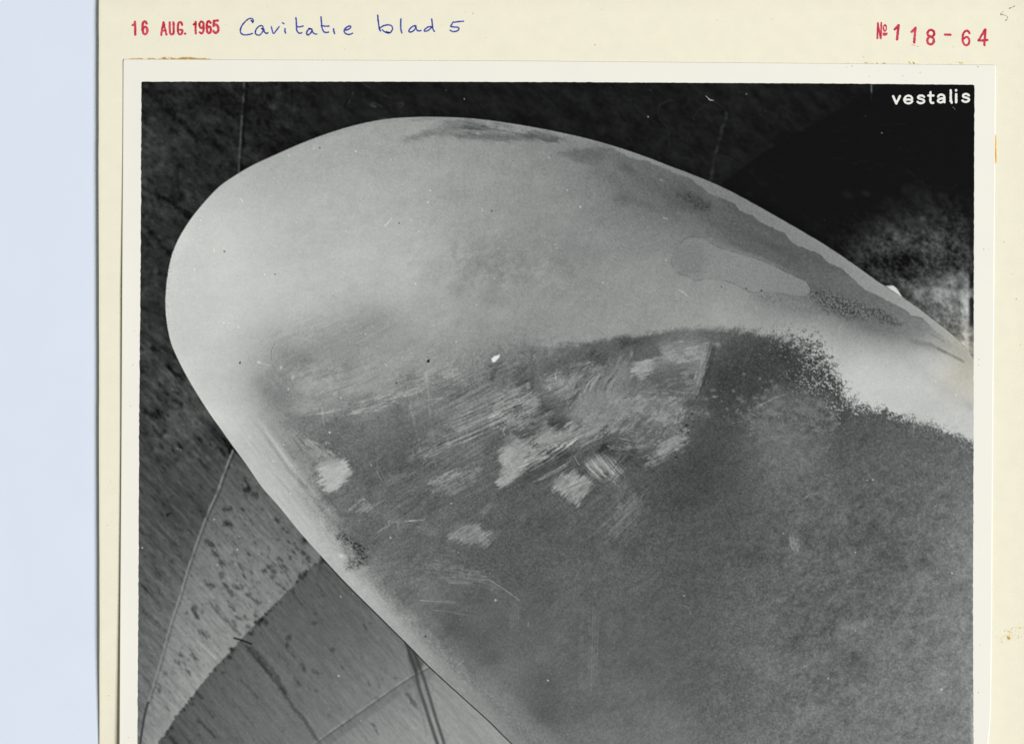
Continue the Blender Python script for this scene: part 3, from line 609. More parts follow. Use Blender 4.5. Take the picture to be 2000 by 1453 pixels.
        lp(p, v, a, 7, 9, .35, ang=an, ln=26, wd=2.6, seed=int(v))
    for x, y, rx, ry, a, d in ((470,960,20,14,0,-10),(380,850,30,22,40,-8),(240,760,30,24,40,-8),(900,330,44,28,0,-7),(780,190,36,20,-20,-7),(830,600,50,20,0,-5),(1420,150,60,60,0,-4),
                               (1140,470,30,40,0,-5),(830,830,50,60,0,5),(1200,960,40,20,-20,7),(1180,1140,60,40,0,6),(560,1000,30,60,0,4),(640,1000,50,16,-30,6),(780,1300,60,40,0,-7),(900,560,30,40,60,4)):
        xx, yy = c8(x, y)[0]; blob(T, xx, yy, rx, ry, a, delta=d)
    for k in range(9):
        x = 960 + k * 13 + _rng.randn() * 3
        stroke(T, c8(x, 640 + 60 * _rng.rand(), x - 5, 900, x - 12, 1130 + 60 * _rng.rand()), 2, delta=3.2, soft=2)
    for x, y, rx, ry, a, d in ((590,330,12,22,-20,18),(930,980,36,14,20,-9),(960,1060,26,18,20,-12),(920,960,18,12,0,-8),(1100,400,26,12,20,-6),(830,160,16,16,0,12),(850,830,30,18,0,14),(950,770,28,10,0,10),
                               (1300,430,14,20,0,-10),(1060,720,30,10,25,-10),(800,850,8,40,0,-9),(790,950,40,10,-30,10),(1280,560,40,20,0,8),(600,1000,50,20,-20,8),(250,980,40,30,0,8),(380,500,60,18,0,6),
                               (150,1130,20,30,-30,9),(1400,1120,20,30,0,9),(1100,930,40,8,5,9),(1540,300,20,40,0,5)):
        xx, yy = c9(x, y)[0]; blob(T, xx, yy, rx, ry, a, delta=d)
    lr = ss(1350, 1600, X) * ss(860, 960, Y)
    T += lr * (8 * np.clip(N(X, Y, 14, 11, -40, 91, 4), -1, 1.2) + 5 * N(X, Y, 5, 4, -40, 92, 2))
    T += ss(1000, 1150, X) * ss(930, 1000, Y) * (5 * N(X, Y, 9, 6, -42, 93, 4) + 5 * N(X, Y, 60, 44, -30, 94, 3))
    # dark corroded patch near the lower edge
    w = win(640, 740, 1020, 1130)
    dc = segdist(XX[w], YY[w], spline(c7(1180,285,1230,320,1275,345,1290,395,1265,430,1225,445), 4))
    sc = ss(17, 3, dc + 4 * N(XX[w], YY[w], 8, 8, 0, 96, 2))
    T[w] += sc * (-26 - 58 * ss(-.5, .6, N(XX[w], YY[w], 2.3, 2.1, 0, 95, 1))) * .8 + sc * 14
    blob(T, *c7(1175, 390)[0], 7, 4, 20, val=205, alpha=.9)
    # ---- grey band and stains below the upper edge
    def dp(cr, v, a=1.0, s=5, w=4, **k):
        kk = dict(ang=12, ln=22, wd=4); kk.update(k)
        patch(T, cr, val=v, alpha=a, soft=s, warp=w, **kk)
    dp(c2(-40,450,0,425,100,390,250,335,350,312,440,318,560,340,700,355,640,375,520,385,430,400,300,405,150,430,40,445), 128, .7, 12, 8)
    dp(c2(385,370,420,345,480,335,540,345,550,360,480,375,430,385), 84, .85, 5, 5)
    dp(c2(250,330,340,308,400,315,330,345,260,350), 116, .5, 5, 4)
    dp(c2(280,400,420,395,560,405,700,400,800,405,880,398,960,410,1000,430,1060,435,1050,465,980,470,900,450,800,452,600,465,480,450,350,440), 114, .9, 7, 5)
    dp(c2(800,425,850,402,900,410,920,430,860,445), 90, .8, 5, 4)
    dp(c2(940,450,1000,425,1050,430,1060,460,1010,472,960,465), 86, .8, 4, 4)
    dp(c2(860,385,960,405,1040,425,1060,436,1000,430,900,405), 122, .5, 3, 2)
    dp(c2(1040,462,1120,460,1190,465,1120,470), 118, .6, 2, 1)
    dp(c2(0,310,120,296,240,292,180,305,60,318), 134, .5, 3, 2)
    dp(c2(1060,545,1160,520,1250,512,1340,515,1440,520,1390,545,1480,552,1530,560,1400,600,1300,620,1180,590), 103, .9, 8, 5)
    dp(c2(1250,515,1340,508,1440,520,1390,533,1280,530), 98, .6, 3, 2)
    for cr_, v, kw in (
        (vv(610,134,650,118,700,98,760,94,800,102,760,112,700,118,650,134), 116, dict(seed=321, ang=-18, thr=.2, ln=40, wd=4)),
        (vv(700,112,730,98,790,104,830,112,780,118,740,116), 92, dict(seed=322, ang=8, thr=0, ln=30, wd=3)),
        (vv(700,124,780,124,860,122,930,130,930,140,860,138,780,134), 104, dict(seed=323, ang=6, thr=.1, ln=50, wd=4)),
        (vv(850,120,900,122,940,136,900,140,860,134), 90, dict(seed=324, ang=12, thr=.1, ln=24, wd=3)),
        (vv(950,170,1010,158,1060,155,1120,176,1160,190,1100,200,1040,190,980,184), 104, dict(seed=325, ang=-6, thr=.1, ln=36, wd=5)),
        (vv(1040,200,1100,190,1160,215,1180,250,1120,250,1070,235), 100, dict(seed=326, ang=10, thr=.2, ln=36, wd=8))):
        scuff(cr_, v, a=.8, w=5, s=4, **kw)
    top = c2(1400,560,1470,552,1530,557,1560,578,1640,592,1700,600,1710,618,1780,635,1840,660,1900,690,1950,705,1998,735) + \
          c3(80,790,130,832,230,875,310,905,340,950,380,972,440,990,480,1032,580,1075,660,1112,700,1165,760,1203,840,1230,915,1262,960,1312,1080,1372,1130,1420) + \
          c6(1230,60,1330,105,1480,180,1560,240,1650,290,1700,340)
    bot = c6(1640,400,1450,400,1250,340,1050,260,900,180,840,110,850,60) + c3(820,1440,700,1380,500,1288,330,1238,200,1180,100,1100,30,1060) + \
          c2(1850,1010,1700,950,1600,930,1500,915,1430,860,1440,820,1520,770,1420,700,1380,640,1360,600)
    Wb = win(1160, 1860, 280, 700)
    Xb, Yb = XX[Wb], YY[Wb]
    wx = 3.2 * N(Xb, Yb, 12, 5, 28, 101, 4)
    dt = segdist(Xb, Yb, top); db = segdist(Xb, Yb, bot)
    ins = inside(Xb, Yb, top + bot)
    a = ss(-1.4, 2.2, np.where(ins, dt, -dt) + wx * .7) * np.where(ins, 1, ss(3, 0, dt))
    a = np.where(ins, ss(-1.4, 2.2, dt + wx * .6), np.where(dt < db, ss(1.6, -1.4, dt + wx * .6), 0))
    b_soft = np.interp(Xb, [1160, 1350, 1420, 1500, 1600, 1860], [26, 22, 16, 5, 16, 16])
    b = ss(-b_soft * .25, b_soft, np.where(ins, db, -db) + 3 * N(Xb, Yb, 20, 10, 25, 103, 2))
    b = np.where(ins, b, ss(b_soft * .9, 0, db) * .12)
    tone = np.interp(Xb, [1180, 1250, 1320, 1400, 1480, 1560, 1640, 1720, 1800, 1850], [116, 108, 100, 98, 95, 94, 101, 112, 128, 146]).astype(f4)
    tone += 6 * N(Xb, Yb, 60, 16, 30, 104, 4) + 3 * N(Xb, Yb, 7, 5, 30, 106, 2) + 9 * ss(34, 0, np.where(ins, db, 0)) * ss(1500, 1350, Xb)
    m = np.clip(np.where(ins, a * b, np.minimum(a, 1) * b), 0, 1)
    T[Wb] += m * .86 * (tone - T[Wb])
    for x, y, rx, ry, an, v, al in ((*c2(1540,650)[0], 18, 8, 25, 84, .6), (*c2(1500,870)[0], 16, 14, 20, 92, .5), (*c2(1930,830)[0], 30, 14, 28, 78, .6), (*c3(60,900)[0], 26, 12, 28, 72, .7),
                                    (*c3(560,1190)[0], 50, 10, 28, 82, .6), (*c3(330,1130)[0], 40, 10, 28, 88, .3), (*c2(1700,920)[0], 40, 8, 18, 96, .5), (*c3(900,1300)[0], 40, 9, 28, 88, .5),
                                    (*c2(1760,780)[0], 40, 14, 25, 92, .4), (1600, 590, 40, 12, 12, 112, .5), (1520, 585, 50, 9, 8, 124, .5), (1700, 640, 50, 12, 18, 108, .5), (1790, 668, 40, 7, 20, 128, .6)):
        blob(T, x, y, rx, ry, an, val=v, alpha=al)
    # lighter rim between the upper edge and the grey band
    rp = [q for q in EDGE_TOP if 1170 < q[0] < 1914] + [q for q in top[2:] if q[0] < 1790] + c6(1640, 262, 1700, 320, 1790, 400, 1880, 470, 1960, 530)
    w = win(1150, 1914, 250, 730)
    rs = segdist(XX[w], YY[w], rp, True); rs = np.where(inside(XX[w], YY[w], rp), rs, -rs)
    rim = np.interp(XX[w], [1150, 1250, 1330, 1430, 1520, 1620, 1720, 1820, 1912], [141, 135, 125, 122, 127, 134, 146, 158, 178]).astype(f4)
    T[w] += ss(-1.2, 2.0, rs + 1.3 * N(XX[w], YY[w], 8, 4, 30, 105, 3)) * (rim - T[w]) * ss(1160, 1230, XX[w])
    # pale stain with a drawn outline
    st = spline(c2(1855,1300,1880,1240,1920,1190,1960,1150,1998,1135) + c3(60,1145,130,1175,200,1215,260,1232,400,1270,560,1330,700,1400,790,1440) + c6(830,20,850,60,820,95,760,108,660,90,540,78,470,80,400,70,330,30,250,0,120,-20,60,-10,0,-14) +
                c2(1980,1420,1920,1400,1870,1360,1855,1300), 3)
    patch(T, st, val=136, alpha=.8, soft=2.2, warp=1.5, ang=0, ln=20, wd=10)
    patch(T, c2(1860,1300,1900,1210,1998,1140,2080,1200,2120,1300,2050,1420,1920,1400), val=122, alpha=.6, soft=9, warp=5)
    stroke(T, st, 1.8, delta=-15, soft=1.6, dash=1.2, rough=.5)
    # pitted strips
    def pits(poly, base, amt, seed, soft=6, sc=2.6):
        xs = [p[0] for p in poly]; ys = [p[1] for p in poly]
        w = win(min(xs) - 20, max(xs) + 20, min(ys) - 20, max(ys) + 20); Xw, Yw = XX[w], YY[w]
        s = segdist(Xw, Yw, poly, True); s = np.where(inside(Xw, Yw, poly), s, -s)
        a = ss(-soft, soft, s + 4 * N(Xw, Yw, 8, 8, 0, seed, 2))
        n = N(Xw, Yw, sc * .8, sc * .8, 0, seed + 1, 1)
        T[w] += a * (base + amt * np.clip(n, -1.2, .55) - T[w]) * .8
    pits(c6(845,70,900,45,1000,80,1120,120,1240,160,1350,205,1450,260,1500,300,1480,320,1380,290,1280,255,1150,262,1050,245,940,200,870,130), 94, 36, 111, 10)
    pits(c6(1280,205,1340,210,1430,270,1460,300,1360,270), 86, 34, 113, 5)
    pits(c2(1900,840,1998,830,2050,870,2140,920,2120,950,2030,930,1960,890), 74, 20, 115)
    pits(c6(440,90,560,90,760,120,860,150,820,220,660,190,500,150), 124, 14, 117, 12)
    patch(T, c6(0,270,200,270,400,300,560,370,700,395,860,420,700,440,560,410,440,370,300,345,150,335,0,340), val=152, alpha=.35, soft=10, warp=4)
    # arm of the blade at the right
    stroke(T, spline(c6(1755,478,1800,500,1850,525,1900,550,1930,568), 4), 3.2, val=118, alpha=.55, soft=3.5)
    stroke(T, spline(c6(1690,440,1755,478,1800,500), 4), 3, delta=-14, soft=4)
    stroke(T, spline(c6(1700,375,1760,405,1800,430), 4), 2, delta=-14, soft=2)
    stroke(T, spline(c6(1560,420,1700,450,1750,470), 4), 3, delta=-8, soft=5)
    for p in (c6(1580,590,1700,680,1820,780,1998,890),):
        stroke(T, spline(p, 4), 14, delta=-7, soft=16)
    blob(T, *c6(1980,885)[0], 10, 6, 30, delta=-8)
    # spray of pale dots at the border of the dark zone
    dn = np.exp(-((X - 1600) / 62) ** 2 - ((Y - 738) / 50) ** 2) * 1.15 + .5 * np.exp(-((X - 1650) / 60) ** 2 - ((Y - 800) / 24) ** 2) + .3 * np.exp(-((X - 1480) / 80) ** 2 - ((Y - 780) / 24) ** 2) \
        + .25 * np.exp(-((X - 1540) / 110) ** 2 - ((Y - 685) / 22) ** 2)
    dots = ss(.15, .85, .9 * N(X, Y, 2.5, 2.0, 40, 121, 1) + .35 * N(X, Y, 9, 9, 0, 122, 2) + .85 * np.clip(dn, 0, 1.0) - .85)
    T += (sd > -26) * dots * .8 * (np.clip(118 + 62 * ss(1480, 1640, X), 0, 190) - T) * ss(1340, 1420, X) * ss(880, 800, Y)
    band = np.exp(-((sd - 14) / 16) ** 2) * ss(1650, 1700, X)
    T += band * 34 * ss(0, 1.1, N(X, Y, 3.2, 3, 0, 123, 3)) * dm
    pl = ss(0, .5, N(X, Y, 20, 16, 0, 125, 3)) * np.exp(-((X - 1430) / 90) ** 2 - ((Y - 800) / 22) ** 2)
    T += 22 * pl
    lp(c6(560,760,640,750,760,790,900,800,990,850,960,900,900,960,780,900,640,900,560,860), 104, .6, 10, 10, .1, ang=0, ln=10, wd=8, seed=33)
    blob(T, *c6(185, 445)[0], 7, 5, 20, val=138, alpha=.8); blob(T, *c6(155, 440)[0], 4, 4, 0, val=126, alpha=.7)
    blob(T, *c6(785, 495)[0], 9, 3, -30, val=128, alpha=.7)
    for a in ((105,830,5,3),(155,770,5,3),(165,815,4,3),(300,775,3,3),(375,655,3,3),(450,825,4,4),(535,770,5,3),(570,705,4,3),(600,750,6,5),(255,905,3,3),(110,935,5,4),(340,830,5,4),(485,690,2,2),(515,825,6,6),(360,850,4,4)):
        blob(T, *c6(a[0], a[1])[0], a[2], a[3], 0, val=118, alpha=.75)
    # left rim roughness
    w = win(322, 345, 480, 640)
    de = segdist(XX[w], YY[w], EDGE_TOP[120:] + EDGE_LOW[:20])
    T[w] -= ss(9, 0, de) * 60 * ss(.1, 1, N(XX[w], YY[w], 2.4, 2, 0, 131, 2))
    # darker tint along the blade's top edge
    w = win(420, 1000, 225, 400)
    T[w] -= 8 * ss(16, 0, segdist(XX[w], YY[w], EDGE_TOP))
    return T

def random_marks(T, clip):
    r = np.random.RandomState(21)
    # long fine scratches and hairs
    for p, d in ((c5(110,640,125,760,140,900,155,1040,180,1170), 12), (c5(120,640,135,780,150,950,165,1080,190,1200), 9), (c5(0,880,30,980,60,1110,75,1190), 16), (c5(0,1370,60,1320,120,1270), 22),
                 (c5(100,840,170,835,240,825), 24), (c5(1170,1240,1190,1280,1205,1300), 46), (c5(1170,1240,1210,1190,1250,1150,1330,1115), 20), (c5(1910,60,1945,80,1968,102), 30),
                 (c5(1033,655,1040,700), 40), (c5(640,1040,660,1048,680,1030,665,1060,675,1090), 44), (c8(0,195,60,188,75,192,90,178), 44), (c8(455,528,520,570,620,640), 38), (c8(390,490,455,535), 14),
                 (c8(1520,665,1545,672,1570,680,1585,715), 30), (c8(1130,250,1200,180,1290,90,1320,40), 22), (c8(1085,300,1150,240,1220,170), 18), (c8(670,765,668,790), 44), (c8(275,1005,310,975), 22),
                 (c8(130,695,220,705,330,725), 20), (c8(160,515,260,512,330,520), 16), (c8(60,640,160,648,260,655), 28), (c8(0,550,60,515,110,480), 16), (c7(1380,255,1415,235,1445,220,1440,195,1460,198,1500,200,1540,195,1589,190), 38),
                 (c7(1490,200,1495,225,1505,245), 24), (c4(1335,890,1345,940,1355,1000,1362,1050), 22), (c4(1135,660,1130,700), 30), (c4(880,570,920,585,980,595), 24), (c4(1735,1360,1750,1390,1765,1410), 34),
                 (c4(1740,1220,1730,1300,1735,1360), 14), (c4(1920,650,1950,760,1975,900), 14), (c6(495,875,560,840,620,815,680,798), 34), (c6(290,1005,360,990,430,965), 20), (c6(130,825,190,812), 40),
                 (c1(1785,1058,1810,1035,1832,1005), 30), (c1(762,865,775,885), 34), (c1(1275,520,1298,498), 20), (c9(625,75,680,35), 30), (c2(205,480,208,620,210,780), -6), (c2(388,560,390,860), -6),
                 (c6(1885,1000,1880,970,1890,930), 14), (c1(575,1220,576,1248), 20), (c1(1490,1390,1500,1400), 20), (c4(130,980,150,960,155,935), 18), (c2(1800,1000,1830,1010), 40), (c2(1780,730,1792,738), 46), (c2(515,935,515,955), 46),
                 (c5(120,1450,200,1360,330,1280,420,1230), 8), (c5(0,1290,120,1210,260,1120,400,1050), 8)):
        stroke(T, spline(p, 4), 1.2, delta=d, soft=1.0, seed=3, dash=2)
    # dust: white spots
    for x, y, s in ((*c2(1118,806)[0],1.8),(*c2(1212,925)[0],2.6),(*c2(130,892)[0],2.6),(*c2(990,573)[0],1.5),(*c2(145,808)[0],2.4),(*c1(1508,1094)[0],2.0),(*c1(1157,1033)[0],1.8),(*c1(460,1197)[0],2.4),(*c1(1580,530)[0],2.6),
                    (*c1(1103,557)[0],2.2),(*c5(170,310)[0],1.8),(*c5(330,428)[0],2.0),(*c5(475,165)[0],1.5),(*c2(600,1432)[0],1.8),(*c2(640,1360)[0],1.5),(*c7(888,40)[0],2.4),(*c7(1303,73)[0],2.2),(*c7(1452,288)[0],2.2),
                    (*c8(782,1093)[0],1.8),(*c8(485,640)[0],3.0),(*c8(1549,615)[0],1.6),(*c9(925,372)[0],2.0),(*c9(1413,1143)[0],2.8),(*c9(773,1080)[0],1.8),(*c9(1480,930)[0],1.4),(*c6(1250,1408)[0],1.8),(*c6(1290,1405)[0],2.2),
                    (*c6(1538,745)[0],1.8),(*c3(1352,400)[0],1.6),(*c3(392,125)[0],1.4),(*c2(1692,286)[0],1.8),(*c2(388,160)[0],1.4),(*c7(1160,1067)[0],2.4),(*c7(458,185)[0],1.8),(*c7(588,355)[0],2.2),(*c7(52,345)[0],2.2),
                    (*c7(1172,620)[0],1.8),(*c4(893,573)[0],3.4),(*c4(1050,610)[0],3.0),(*c4(1102,763)[0],2.0),(*c4(1795,590)[0],2.0),(*c4(1538,428)[0],1.4),(*c4(1475,825)[0],2.0),(*c4(1395,1070)[0],3.0),(*c4(1370,1148)[0],1.6),
                    (*c4(1070,1155)[0],1.8),(*c4(995,1275)[0],2.2),(*c4(1690,1302)[0],1.6),(*c4(688,340)[0],2.0),(*c3(1860,220)[0],1.4),(*c3(1870,232)[0],1.2),(*c8(275,372)[0],1.4),(*c8(235,95)[0],2.0),(*c9(520,265)[0],1.5)):
        blob(T, x, y, s * .72, s * .72, 0, val=218, alpha=.8)
    for i in range(260):
        x = 280 + r.rand() * 1610; y = 168 + r.rand() * 1400; s = .7 + .6 * r.rand() ** 3
        blob(T, x, y, s, s * (.7 + .6 * r.rand()), 0, delta=(26 + 44 * r.rand()) * (.45 if y < 420 and x > 900 else 1))
    for x, y, s in ((*c1(648,1241)[0],1.7),(*c1(1325,507)[0],1.6),(*c1(1007,1402)[0],1.4),(*c1(1888,1040)[0],1.3),(*c6(824,411)[0],2.2),(*c6(498,65)[0],2.0),(*c6(215,40)[0],1.4),(*c6(390,50)[0],1.6),(*c5(875,1011)[0],1.9),
                    (*c8(90,845)[0],2.0),(*c9(655,78)[0],1.4),(*c9(310,527)[0],1.2),(*c5(1533,824)[0],1.2),(*c2(583,953)[0],1.6),(*c7(555,910)[0],1.4),(*c4(1870,720)[0],1.6)):
        blob(T, x, y, s * .8, s * .8, 0, val=26)
    stroke(T, c4(757,580,761,570), 2, val=18, soft=.8); stroke(T, c5(125,568,138,556), 2.6, val=16, soft=1); stroke(T, c5(138,556,136,570), 1.8, val=16, soft=1)
    for i in range(60):
        x = 340 + r.rand() * 900; y = 300 + r.rand() * 500
        blob(T, x, y, .8 + .7 * r.rand(), .8, 0, delta=-(16 + 20 * r.rand()) , clip=clip)
    # flake of emulsion missing, pale
    patch(T, c5(580,548,600,530,622,524,640,518,637,535,625,550,605,570,588,573), val=226, soft=1.2)

def paint_print():
    P = BLADE_POLY
    ds = segdist(XX, YY, P, True) if False else None
    ins = inside(XX, YY, P)
    # distance only near the outline
    near = np.full(XX.shape, 9.0, f4)
    for i in range(len(P) - 2):
        ax, ay = P[i]; bx, by = P[i + 1]
        w = win(min(ax, bx) - 4, max(ax, bx) + 4, min(ay, by) - 4, max(ay, by) + 4)
        if XX[w].size: near[w] = np.minimum(near[w], segdist(XX[w], YY[w], [(ax, ay), (bx, by)]))
    sdb = np.where(ins, near, -near)
    bg = paint_background(); bl = paint_blade()
    low = [q for q in EDGE_LOW if q[1] > 1080]
    stroke(bg, [(x - 1.0, y + 1.0) for x, y in low], 1.7, val=48, alpha=.9, soft=1.1)
    patch(bg, c6(1360,30,1395,28,1430,28,1455,45,1475,75,1500,115,1440,90), val=205, soft=1.4)
    blob(bg, *c6(1375, 20)[0], 8, 4, 10, val=30, alpha=.8)
    m = ss(-1.0, 1.0, sdb)
    T = bg * (1 - m) + bl * m
    random_marks(T, m)
    T = T + .35 * (T - blur(T, 1.8)) + .10 * np.clip(T - blur(T, 12), -30, 30)
    # film grain, stronger on mid tones
    g = np.random.RandomState(5).randn(CH, CW).astype(f4)
    g2 = (g + np.roll(g, 1, 0) + np.roll(g, 1, 1) + np.roll(np.roll(g, 1, 0), 1, 1)) * .5
    amp = np.interp(T, [20, 60, 110, 160, 200], [1.2, 3.4, 6.0, 4.8, 3.0])
    T = T + g2 * amp * np.where(ins, 1.0, .45)
    # fogged last millimetre at the lower right and the picture's hard border handled by the sheet outline
    T += ss(1892, 1903, XX) * ss(1330, 1420, YY) * 40
    warm = .9 * np.exp(-((XX - 1905) / 60) ** 2 - ((YY - 725) / 55) ** 2) + .5 * np.exp(-((XX - 1870) / 40) ** 2 - ((YY - 660) / 30) ** 2)
    return np.clip(T, 16, 240), ins, warm.astype(f4)
# ================================================================ helpers
C = scene.collection
def lin(v):
    v = np.asarray(v, float) / 255.0
    return np.where(v <= .04045, v / 12.92, ((v + .055) / 1.055) ** 2.4)

def mat(name, rgb=None, attr=None, rough=.6, spec=.2, grain=.03, gscale=5000.0, gscale2=700.0, grain2=.015, bump=0.0, bscale=4000.0):
    m = bpy.data.materials.new(name); m.use_nodes = True
    nt = m.node_tree; b = nt.nodes["Principled BSDF"]
    b.inputs["Roughness"].default_value = rough; b.inputs["Specular IOR Level"].default_value = spec
    tc = nt.nodes.new("ShaderNodeTexCoord")
    if attr:
        src = nt.nodes.new("ShaderNodeAttribute"); src.attribute_name = attr; col = src.outputs["Color"]
    else:
        src = nt.nodes.new("ShaderNodeRGB"); src.outputs[0].default_value = (*lin(rgb), 1); col = src.outputs[0]
    for sc, gr, det in ((gscale, grain, 2.0), (gscale2, grain2, 4.0)):
        if not gr: continue
        n = nt.nodes.new("ShaderNodeTexNoise"); n.inputs["Scale"].default_value = sc; n.inputs["Detail"].default_value = det
        nt.links.new(tc.outputs["Object"], n.inputs["Vector"])
        r = nt.nodes.new("ShaderNodeMapRange"); r.inputs[1].default_value = .25; r.inputs[2].default_value = .75
        r.inputs[3].default_value = 1 - gr; r.inputs[4].default_value = 1 + gr
        nt.links.new(n.outputs["Fac"], r.inputs[0])
        v = nt.nodes.new("ShaderNodeVectorMath"); v.operation = 'SCALE'
        nt.links.new(col, v.inputs[0]); nt.links.new(r.outputs[0], v.inputs["Scale"]); col = v.outputs[0]
    nt.links.new(col, b.inputs["Base Color"])
    if bump:
        n = nt.nodes.new("ShaderNodeTexNoise"); n.inputs["Scale"].default_value = bscale; n.inputs["Detail"].default_value = 3
        nt.links.new(tc.outputs["Object"], n.inputs["Vector"])
        bp = nt.nodes.new("ShaderNodeBump"); bp.inputs["Strength"].default_value = bump; bp.inputs["Distance"].default_value = 1e-5
        nt.links.new(n.outputs["Fac"], bp.inputs["Height"]); nt.links.new(bp.outputs[0], b.inputs["Normal"])
    return m

def mesh_obj(name, V, F, m, parent=None, colors=None, smooth=True):
    """V (n,3) floats, F (k,4) ints"""
    me = bpy.data.meshes.new(name)
    V = np.ascontiguousarray(V, np.float32); F = np.ascontiguousarray(F, np.int32)
    me.vertices.add(len(V)); me.vertices.foreach_set("co", V.ravel())
    me.loops.add(F.size); me.loops.foreach_set("vertex_index", F.ravel())
    me.polygons.add(len(F)); me.polygons.foreach_set("loop_start", np.arange(0, F.size, F.shape[1], dtype=np.int32))
    me.polygons.foreach_set("use_smooth", np.full(len(F), bool(smooth)))
    me.update(calc_edges=True)
    if colors is not None:
        a = me.color_attributes.new("tone", 'FLOAT_COLOR', 'POINT')
        a.data.foreach_set("color", np.c_[colors, np.ones(len(colors))].astype(np.float32).ravel())
    me.materials.append(m)
    o = bpy.data.objects.new(name, me); C.objects.link(o)
    if parent: o.parent = parent
    return o

def empty(name, parent=None):
    o = bpy.data.objects.new(name, None); C.objects.link(o); o.empty_display_size = .01
    if parent: o.parent = parent
    return o

def tag(o, label=None, cat=None, group=None, kind=None):
    for k, v in (("label", label), ("category", cat), ("group", group), ("kind", kind)):
        if v: o[k] = v
    return o

def grid_faces(nx, ny, off=0):
    """nx, ny = vertex counts; faces look up (+z) when x grows right and rows run down the sheet"""
    i = np.arange(ny - 1)[:, None] * nx + np.arange(nx - 1)[None]
    return np.stack([i, i + nx, i + nx + 1, i + 1], -1).reshape(-1, 4) + off

# ================================================================ surfaces: heights in steps (x S = metres)
PAGE_L = lambda y: np.interp(y, [-60, 290, 560, 850, 1200, 1453, 2050], [193, 193, 194, 194, 195.2, 194.4, 193])
def page_z(x, y):
    x = np.asarray(x, float); y = np.asarray(y, float)
    z = -6.2 * np.clip((y - 1230) / 250, 0, 1.15) ** 1.3 * np.exp(-((x - 193) / 70) ** 2)
    z = z - .9 * np.clip((24 - y) / 24, 0, 3) ** 2
    z = z + 1.7 * np.clip((x - 1945) / 65, 0, 3) ** 2
    return z
LIFT_Y = [100, 300, 420, 560, 700, 850, 1000, 1150, 1300, 1453, 1650]
LIFT_V = [.3, .7, 1.8, 3.4, 3.1, 2.5, 2.9, 3.7, 5.2, 7.2, 9.5]
PR_L = lambda y: np.interp(y, [117, 560, 700, 850, 1200, 1453, 1645], [241, 238.8, 238.2, 237.4, 235.2, 233.8, 232.6])
PR_R = lambda y: np.interp(y, [117, 130, 400, 700, 850, 1200, 1385, 1430, 1453, 1500, 1645], [1942.5, 1943.6, 1941.6, 1939.2, 1938, 1936, 1933.8, 1931.2, 1928.6, 1925, 1922])
PR_T = lambda x: np.interp(x, [241, 1000, 1600, 1943], [116.6, 119.6, 124.6, 127.6])
PR_B = 1645.0
def print_z(x, y):
    l = np.interp(y, LIFT_Y, LIFT_V)
    r = np.interp(y, [100, 1300, 1453, 1645], [.1, .2, .8, 1.6])
    return page_z(x, y) + 1.15 + l * np.exp(-(np.asarray(x) - 236) / 75.0) + r * np.exp((np.asarray(x) - 1942) / 60.0) \
        + .5 * np.exp(-(np.asarray(y) - 117) / 30.0)

# ---------------------------------------------------------------- setting: the pale blue backing
m_back = mat("pale_blue_backing", (223, 232.5, 245), rough=.7, spec=.1, grain=.012, gscale=9000, grain2=.016, gscale2=60)
V = np.array([[MX(-900), MY(2400), -8.5 * S], [MX(2900), MY(2400), -8.5 * S], [MX(2900), MY(-900), -8.5 * S], [MX(-900), MY(-900), -8.5 * S]])
bk = mesh_obj("backing_surface", V, np.array([[0, 1, 2, 3]]), m_back, smooth=False)
tag(bk, "smooth pale blue white backing under the album page", kind="structure")

# ---------------------------------------------------------------- album page
CREAM = (243, 237.5, 214.5)
m_page = mat("cream_card", CREAM, rough=.85, spec=.1, grain=.045, gscale=4200, grain2=.022, gscale2=260, bump=.5, bscale=3500)
page = empty("album_page")
tag(page, "cream card album page with red stamps and blue handwriting along its top", "album page")
xs01 = np.r_[0, .002, np.linspace(.006, 1, 210)]
ys = np.linspace(-46, 2040, 220)
GX = PAGE_L(ys)[:, None] + (2096 - PAGE_L(ys))[:, None] * xs01[None]
_r = np.random.RandomState(3)
jag = np.cumsum(_r.randn(len(ys)) * .10); jag -= np.linspace(0, jag[-1], len(ys)); GX[:, 0] += np.clip(jag, -.7, .7); GX[:, 1] += np.clip(jag, -.7, .7) * .7
GY = np.repeat(ys[:, None], GX.shape[1], 1)
Z = page_z(GX, GY); Z[:, 0] -= .25
top = np.c_[MX(GX).ravel(), MY(GY).ravel(), (Z * S).ravel()]
ny, nx = GX.shape
F = [grid_faces(nx, ny)]
# the card's cut edge down to the backing and its underside
idx = np.arange(nx * ny).reshape(ny, nx)
rim = np.r_[idx[0, ::-1], idx[1:, 0], idx[-1, 1:], idx[-2:0:-1, -1]]
low = top[rim].copy(); low[:, 2] = -8.4 * S
n0 = len(top)
k = np.arange(len(rim)); k2 = (k + 1) % len(rim)
F.append(np.stack([rim[k], n0 + k, n0 + k2, rim[k2]], -1)[:, ::-1])
o = mesh_obj("card_sheet", np.r_[top, low], np.concatenate(F), m_page, page, smooth=False)

